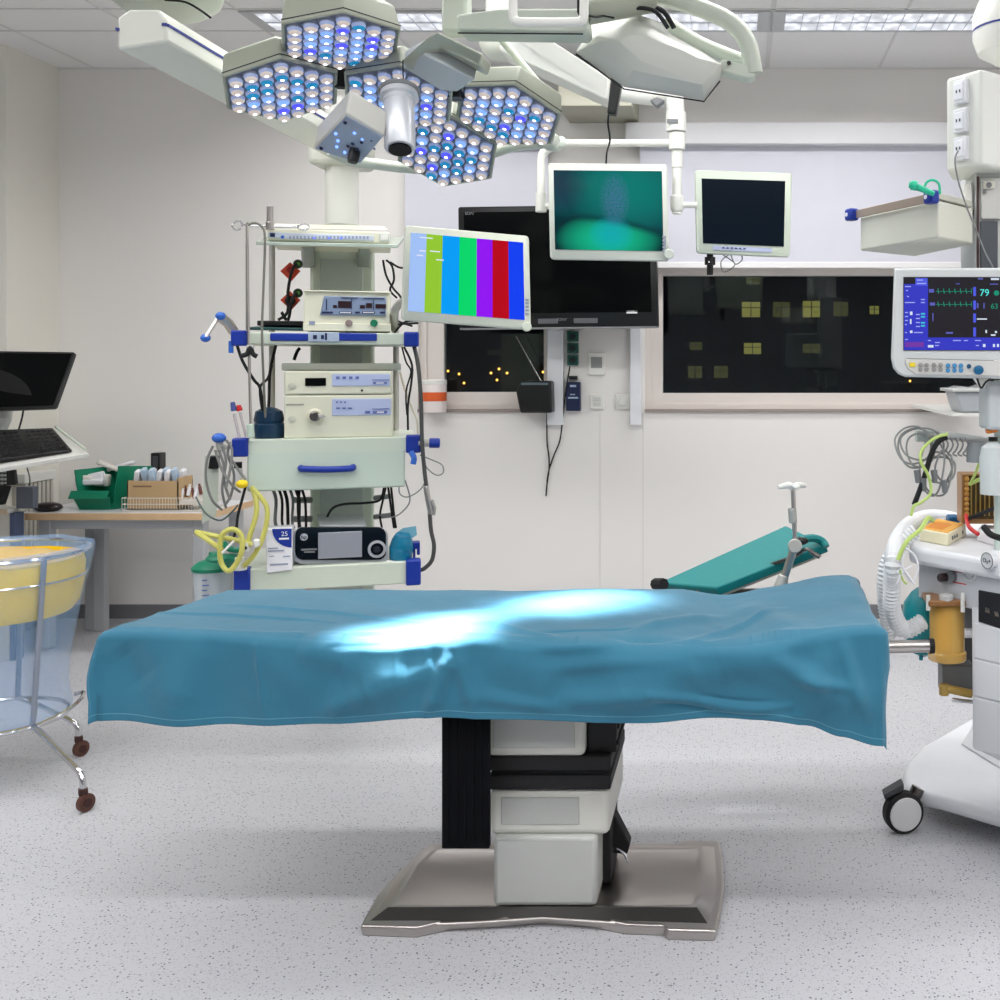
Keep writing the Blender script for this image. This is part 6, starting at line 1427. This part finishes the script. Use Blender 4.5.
# green bin
t = thing('storage_bin', 'open fronted green plastic bin with white packages on the desk', 'storage bin', P(100, 502, 5.4))
GY = 5.42
gz = zD+.002
def gp(px, py, Y): return P(px, py, Y)
xa, xb, xc_, xd = P(80, 0, GY).x, P(112, 0, GY).x, P(136, 0, GY+.25).x, 0
mb = MB()
z1 = P(0, 470, GY).z
mb.slab([Vector((xa, GY, gz)), Vector((xb, GY, gz)), Vector((xb+.07, GY+.22, gz)), Vector((xa+.07, GY+.22, gz))], .006)
mb.slab([Vector((xb, GY, gz)), Vector((xb+.07, GY+.22, gz)), Vector((xb+.12, GY+.22, z1)), Vector((xb+.03, GY, z1+.02))], .005)
mb.slab([Vector((xa, GY, gz)), Vector((xa+.07, GY+.22, gz)), Vector((xa+.04, GY+.22, z1)), Vector((xa-.03, GY, z1-.0))], .005)
mb.slab([Vector((xa+.07, GY+.22, gz)), Vector((xb+.07, GY+.22, gz)), Vector((xb+.12, GY+.22, z1)), Vector((xa+.04, GY+.22, z1))], .005)
mb.slab([Vector((xa, GY, gz)), Vector((xb, GY, gz)), Vector((xb, GY-.02, gz+.06)), Vector((xa-.02, GY-.02, gz+.06))], .005)
mb.slab([Vector((xa-.03, GY-.045, gz+.055)), Vector((xb+.0, GY-.045, gz+.055)), Vector((xb+.0, GY-.02, gz+.09)), Vector((xa-.03, GY-.02, gz+.09))], .005)
mb.build('bin', GREEN, t)
for i, (x, y, w_, h_, rz) in enumerate(((85, 479, .05, .04, .3), (94, 478, .06, .05, -.2), (101, 480, .05, .06, .1), (90, 482, .08, .03, 0), (109, 466, .07, .02, .4), (121, 466, .08, .02, -.3), (128, 469, .05, .02, .2))):
    tag(MB().box(P(x, y, GY+.06+.03*(i % 3)+(.08 if i > 3 else 0)), (w_*1.6, .05, h_), (0, rz, .2)).build('sterile_package', PAPER if i % 2 else mat('milky_package', (226, 222, 214), .5), bevel=.008),
        'white sterile package heaped in the green bin on the desk', 'package', 'white packages in the green bin')
# cardboard box in wire basket
t = thing('wire_basket', 'white wire basket around the cardboard tray on the desk', 'basket', P(160, 502, 5.35))
mb = MB(); by0, by1 = 5.33, 5.55
bx0, bx1 = P(122, 0, by0).x, P(204, 0, by0).x
for z in (gz+.004, gz+.035, gz+.065): mb.tube([(bx0, by0, z), (bx1, by0, z), (bx1, by1, z), (bx0, by1, z)], .002, closed=True, smooth=0, n=5)
k = bx0
while k < bx1: mb.tube([(k, by0, gz+.065), (k, by0, gz), (k, by1, gz), (k, by1, gz+.065)], .0013, smooth=0, n=4); k += .014
mb.build('wires', mat('basket_white', (222, 216, 204), .4), t)
t = thing('cardboard_tray', 'brown cardboard tray full of small packs inside the wire basket', 'box', P(150, 500, 5.4))
c0, c1 = P(127, 0, 5.36).x, P(178, 0, 5.36).x
zc0 = P(0, 481, 5.36).z
mb = MB(); mb.bx(c0, c1, 5.36, 5.366, gz+.006, zc0); mb.bx(c0, c1, 5.5, 5.506, gz+.006, zc0); mb.bx(c0, c0+.005, 5.36, 5.506, gz+.006, zc0); mb.bx(c1-.005, c1, 5.36, 5.506, gz+.006, zc0+.015); mb.bx(c0, c1, 5.36, 5.506, gz+.006, gz+.01); mb.build('tray', CARD, t, smooth=False)
MB().bx(c0+.03, c0+.12, 5.358, 5.36, zc0-.03, zc0-.022).build('print', mat('card_print', (140, 110, 80), .6), t, smooth=False)
for k in range(9):
    x = c0+.02+.025*k
    tag(MB().box((x, 5.42+.02*(k % 3), zc0+.012+.008*(k % 2)), (.022, .05, .07), (.2, .15*(-1)**k, .2)).build('ampoule_pack', mat('pale_blue_pack', (186, 208, 228), .4) if k % 2 else PAPER, bevel=.003),
        'small white and pale blue pack standing in the cardboard tray', 'pack', 'small packs in the cardboard tray')
for k in range(6):
    x = P(181, 0, 5.4).x+.017*k
    tag(MB().lathe([(.008, 0), (.008, .04), (.005, .045), (.006, .055)], (x, 5.40+.03*(k % 2), gz+.05+.01*(k % 3)), (.2*(-1)**k, 0, 1), n=10).build('vial', mat('vial_brown', (110, 60, 50), .3) if k % 2 else PAPER),
        'small vial in the right end of the wire basket', 'vial', 'vials in the wire basket')
tag(MB().bx(P(178, 0, 5.38).x, P(204, 0, 5.38).x, 5.37, 5.52, gz+.03, gz+.05).build('vial_tray', mat('vial_tray', (226, 220, 212), .4), bevel=.003), 'white tray under the small vials in the wire basket', 'tray')
t = thing('desk_speaker', 'small black upright box behind the baskets on the desk', 'speaker', P(155, 500, 5.62))
MB().bx(P(150.5, 0, 5.6).x, P(160, 0, 5.6).x, 5.6, 5.66, zD, P(0, 453, 5.6).z).build('case', BLACK, t, bevel=.004)
MB().bx(P(153, 0, 5.6).x, P(158, 0, 5.6).x, 5.595, 5.6, P(0, 470, 5.6).z, P(0, 456, 5.6).z).build('grille', mat('grille_grey', (70, 70, 74), .5), t, smooth=False)
t = thing('computer_mouse', 'dark computer mouse with cord on the left end of the desk', 'mouse', P(48, 508, 5.35))
MB().sph(P(48, 507, 5.36), .06, 16, (1.15, .8, .42)).build('body', mat('mouse_black', (34, 20, 24), .3), t)
MB().ptube([(35, 507, 5.36), (28, 504, 5.38), (20, 503, 5.36), (27, 495, 5.3), (30, 480, 5.2), (26, 465, 5.0)], .003).build('cord', mat('cord_grey', (110, 116, 112), .5), t)
# radiator / pipe casing on the side wall
t = thing('radiator', 'white ribbed radiator on the left side wall behind the desk', 'radiator', (-3.62, 5.78, .1))
MB().bx(-3.69, -3.615, 5.60, 5.86, P(0, 480, 5.6).z-.02, P(0, 478, 5.6).z+.02).build('top_cap', WHITE, t, bevel=.004)
mb = MB()
for k in range(7): mb.bx(-3.69, -3.62, 5.615+.035*k, 5.637+.035*k, .1, P(0, 480, 5.6).z-.02)
mb.build('ribs', mat('radiator_rib', (200, 196, 186), .45), t, bevel=.004)

# workstation on the left: monitor, tray, keyboard, phone, low cabinets
MP = dict()
t, q, n = flatscreen('computer_monitor', 'black computer monitor tilted back above the keyboard at the left edge', [(-60, 350, 5.1), (75, 352, 5.1), (55, 408, 4.98), (-75, 413, 4.98)], 5.0, .04, (.02, .02, .04, .05), BLACK, GLOSSB)
MB().tube([P(5, 405, 5.05), P(2, 425, 5.12), P(-20, 436, 5.15)], .03, n=10).build('stand_neck', LGREY, t)
MB().pprism([(-10, 410), (8, 408), (4, 425), (0, 432), (-15, 436)], 5.06, .03).build('stand', mat('stand_silver', (196, 198, 196), .35, .3), t, bevel=.004)
MB().ptube([(24, 406, 5.03), (22, 418, 5.02), (18, 432, 5.0)], .004).build('cable', BLACKM, t)
t = thing('keyboard_tray', 'white tray under the black keyboard at the left edge', 'tray', P(20, 466, 4.9))
K = [P(-60, 478, 4.62), P(88, 453, 4.75), P(58, 430, 5.08), P(-60, 436, 5.12)]
mb = MB(); mb.slab(K, -.02); mb.build('board', mat('tray_white', (222, 222, 216), .35), t, bevel=.003)
MB().tube([K[1]+Vector((-.01, 0, .015)), K[2]+Vector((-.01, 0, .015))], .006, smooth=0).build('side_rail', mat('rail_greenish', (196, 204, 190), .4), t)
MB().bx(-3.6, -3.45, 5.05, 5.12, P(0, 440, 5.05).z, P(0, 400, 5.05).z).build('arm', LGREY, t, bevel=.006)
MB().bx(-3.9, -3.7, 5.1, 5.57, 1.02, 1.1).build('wall_arm', LGREY, t, bevel=.004)
K2 = [P(-60, 472, 4.66), P(73, 454, 4.77), P(54, 432, 5.0), P(-60, 436, 5.04)]
nk = (K2[1]-K2[0]).cross(K2[3]-K2[0]).normalized(); nk = nk if nk.z > 0 else -nk
K2 = [p+nk*.008 for p in K2]
t = thing('keyboard', 'black computer keyboard on the white tray at the left edge', 'keyboard', sum(K2, Vector())/4)
mb = MB(); mb.loft([K2, [p+nk*.014 for p in K2]]); mb.build('base', BLACK, t, bevel=.005)
mb = MB()
def kq(u_, v_): return K2[3]+(K2[2]-K2[3])*u_+(K2[0]-K2[3])*v_+((K2[1]-K2[2])-(K2[0]-K2[3]))*u_*v_+nk*.014
for r_ in range(6):
    for c_ in range(20):
        u0, v0 = .02+c_*.048, .06+r_*.145
        if c_ in (14,): continue
        c4 = [kq(u0, v0), kq(u0+.038, v0), kq(u0+.038, v0+.115), kq(u0, v0+.115)]
        mb.loft([c4, [p+nk*.006 for p in shr(c4, .85)]])
mb.build('keys', mat('key_black', (30, 30, 33), .4), t, smooth=False, stuff=True)
t = thing('desk_phone', 'black desk phone below the keyboard tray at the left edge', 'telephone', P(5, 500, 4.95))
MB().pprism([(-30, 468), (13, 469), (15, 485), (-30, 488)], 5.0, .03).build('body', BLACK, t, bevel=.008)
mb = MB()
for r_ in range(4):
    for c_ in range(3): mb.pbox(-2+3*c_, 470+4*r_, -.2+3*c_, 472.5+4*r_, 4.994, .006)
mb.build('keys', LGREY, t, smooth=False)
MB().pprism([(-10, 486), (8, 486), (2, 505), (-10, 505)], 5.14, .03).build('foot', BLACKM, t, bevel=.004)
MB().ptube([(5, 484, 4.95), (4, 495, 4.95), (-2, 504, 4.95)], .005).build('cord', BLACKM, t)
tag(MB().bx(P(16, 0, 5.16).x, P(33, 0, 5.16).x, 5.16, 5.2, .706, P(0, 487, 5.16).z).build('grey_box', mat('blue_grey_box', (96, 102, 112), .5), bevel=.003), 'blue-grey box beside the phone on the low cabinet at the left edge', 'box')
CY = 5.12
t = thing('low_cabinet', 'low white cabinet with open front left of the desk', 'cabinet', P(0, 600, 5.1))
cxr = P(8, 0, CY).x
MB().bx(-4.4, cxr, CY, 5.26, .688, .706).build('top', mat('cab_top', (208, 206, 200), .35), t, bevel=.003)
MB().bx(-4.4, cxr-.002, CY-.005, CY, .685, .708).build('edge', mat('cab_edge', (196, 176, 150), .4), t)
MB().bx(cxr-.06, cxr, CY+.01, 5.24, .0, .688).build('side_panel', mat('cab_side', (190, 186, 176), .45), t, bevel=.003)
MB().bx(-4.4, cxr-.06, 5.2, 5.24, .0, .688).build('back_panel', mat('cab_dark', (52, 54, 60), .5), t)
MB().bx(P(13, 0, 5.0).x-.1, P(13, 0, 5.0).x-.08, CY+.01, 5.2, .0, .688).build('divider', mat('cab_blue', (70, 82, 110), .45), t)

# ================================================================ waste bag stand
BC = Vector((-2.515, 3.73, 0))
t = thing('waste_bag_stand', 'chrome waste bag trolley with two rings and castors at the left edge', 'trolley', BC)
def ring(z, r, n=24, c=BC): return [(c.x+r*math.cos(2*math.pi*k/n), c.y+r*math.sin(2*math.pi*k/n), z) for k in range(n)]
RT, zR = .285, .745
MB().tube(ring(zR, RT), .008, closed=True, smooth=0, n=8).build('top_ring', CHROME, t)
MB().tube(ring(.66, RT*.97), .004, closed=True, smooth=0, n=8).build('second_ring', CHROME, t)
RB, zB2 = .222, .185
MB().tube(ring(zB2, RB), .008, closed=True, smooth=0, n=8).build('bottom_ring', CHROME, t)
pcol = mat('grey_painted_tube', (150, 158, 172), .3, .5)
for ang, wx, wy in ((-27, -2.015, 3.40), (105, -2.315, 3.88), (180, -2.88, 3.73)):
    a = R(ang); ca, sa = math.cos(a), math.sin(a)
    MB().tube([(BC.x+RT*ca, BC.y+RT*sa, zR), (BC.x+RB*ca, BC.y+RB*sa, zB2)], .009, smooth=0, n=10).build('post', pcol, t)
    sx_, sy_ = BC.x+RB*ca, BC.y+RB*sa
    MB().tube([(sx_, sy_, zB2), (sx_+(wx-sx_)*.08, sy_+(wy-sy_)*.08, .185), (sx_+(wx-sx_)*.55, sy_+(wy-sy_)*.55, .15), (wx-(wx-sx_)*.06, wy-(wy-sy_)*.06, .115), (wx, wy, .07)], .010, n=10).build('leg', CHROME, t)
    cs = MB().lathe([(.018, -.009), (.028, -.007), (.028, .007), (.018, .009)], (wx+.008, wy, .028), (.95, -.4, 0), n=20).build('castor', mat('rusty_brown_rubber', (90, 56, 44), .5), t)
    MB().lathe([(.014, -.011), (.014, .011)], (wx+.008, wy, .028), (.95, -.4, 0), n=14).build('castor_hub', mat('dark_brown_hub', (60, 30, 24), .4), cs)
    MB().box((wx, wy, .062), (.026, .026, .022), (0, 0, .6)).build('castor_fork', mat('dark_brown_hub', (60, 30, 24), .4), cs, bevel=.004)
MB().tube([(BC.x+RB*.9, BC.y-.1, zB2), (BC.x+RB*1.12, BC.y-.02, zB2+.02), (BC.x+RB*1.18, BC.y+.06, zB2+.045), (BC.x+RB*1.05, BC.y+.12, zB2+.05), (BC.x+RB*.9, BC.y+.13, zB2+.04)], .007, n=8).build('side_loop', CHROME, t)
def bagmesh(name, prof, m_, seed, amp, col=0):
    mb = MB(); rings = []
    for (r, z) in prof:
        rr = []
        for k in range(72):
            a = 2*math.pi*k/72; w_ = amp*NZ.noise(Vector((math.cos(a)*3, math.sin(a)*3, z*4+seed)))+amp*.5*NZ.noise(Vector((math.cos(a)*9, math.sin(a)*9, z*9+seed)))
            rr.append(Vector((BC.x+(r+w_)*math.cos(a), BC.y+(r+w_)*math.sin(a), z+w_*.3)))
        rings.append(rr)
    mb.loft(rings, cap=False); return mb
def film(name, col, alpha, rough=.25):
    m = mat(name, col, rough, alpha=alpha, bump=.6, bscale=14); return m
prof = [(.20, .60), (.245, .68), (.268, .735), (.280, .762), (.290, .760), (.294, .742), (.288, .71), (.280, .66), (.262, .58), (.246, .50), (.232, .42), (.222, .34), (.220, .28), (.228, .235), (.232, .205), (.225, .19), (.20, .175), (.15, .17), (.08, .168), (.01, .168)]
b_o = bagmesh('bag', prof, None, 2.2, .010).build('waste_bag', film('pale_blue_film_bag', (160, 202, 250), .25))
tag(b_o, 'translucent pale blue waste bag stretched over the chrome trolley ring', 'waste bag')
prof = [(.262, .725), (.268, .70), (.262, .64), (.245, .565), (.225, .535), (.1, .53), (.01, .53)]
b_y = bagmesh('y', prof, None, 5.5, .010).build('yellow_bag', mat('yellow_bag_film', (255, 216, 0), .4, bump=.5, bscale=14))
tag(b_y, 'yellow plastic bag folded inside the translucent waste bag', 'bag')
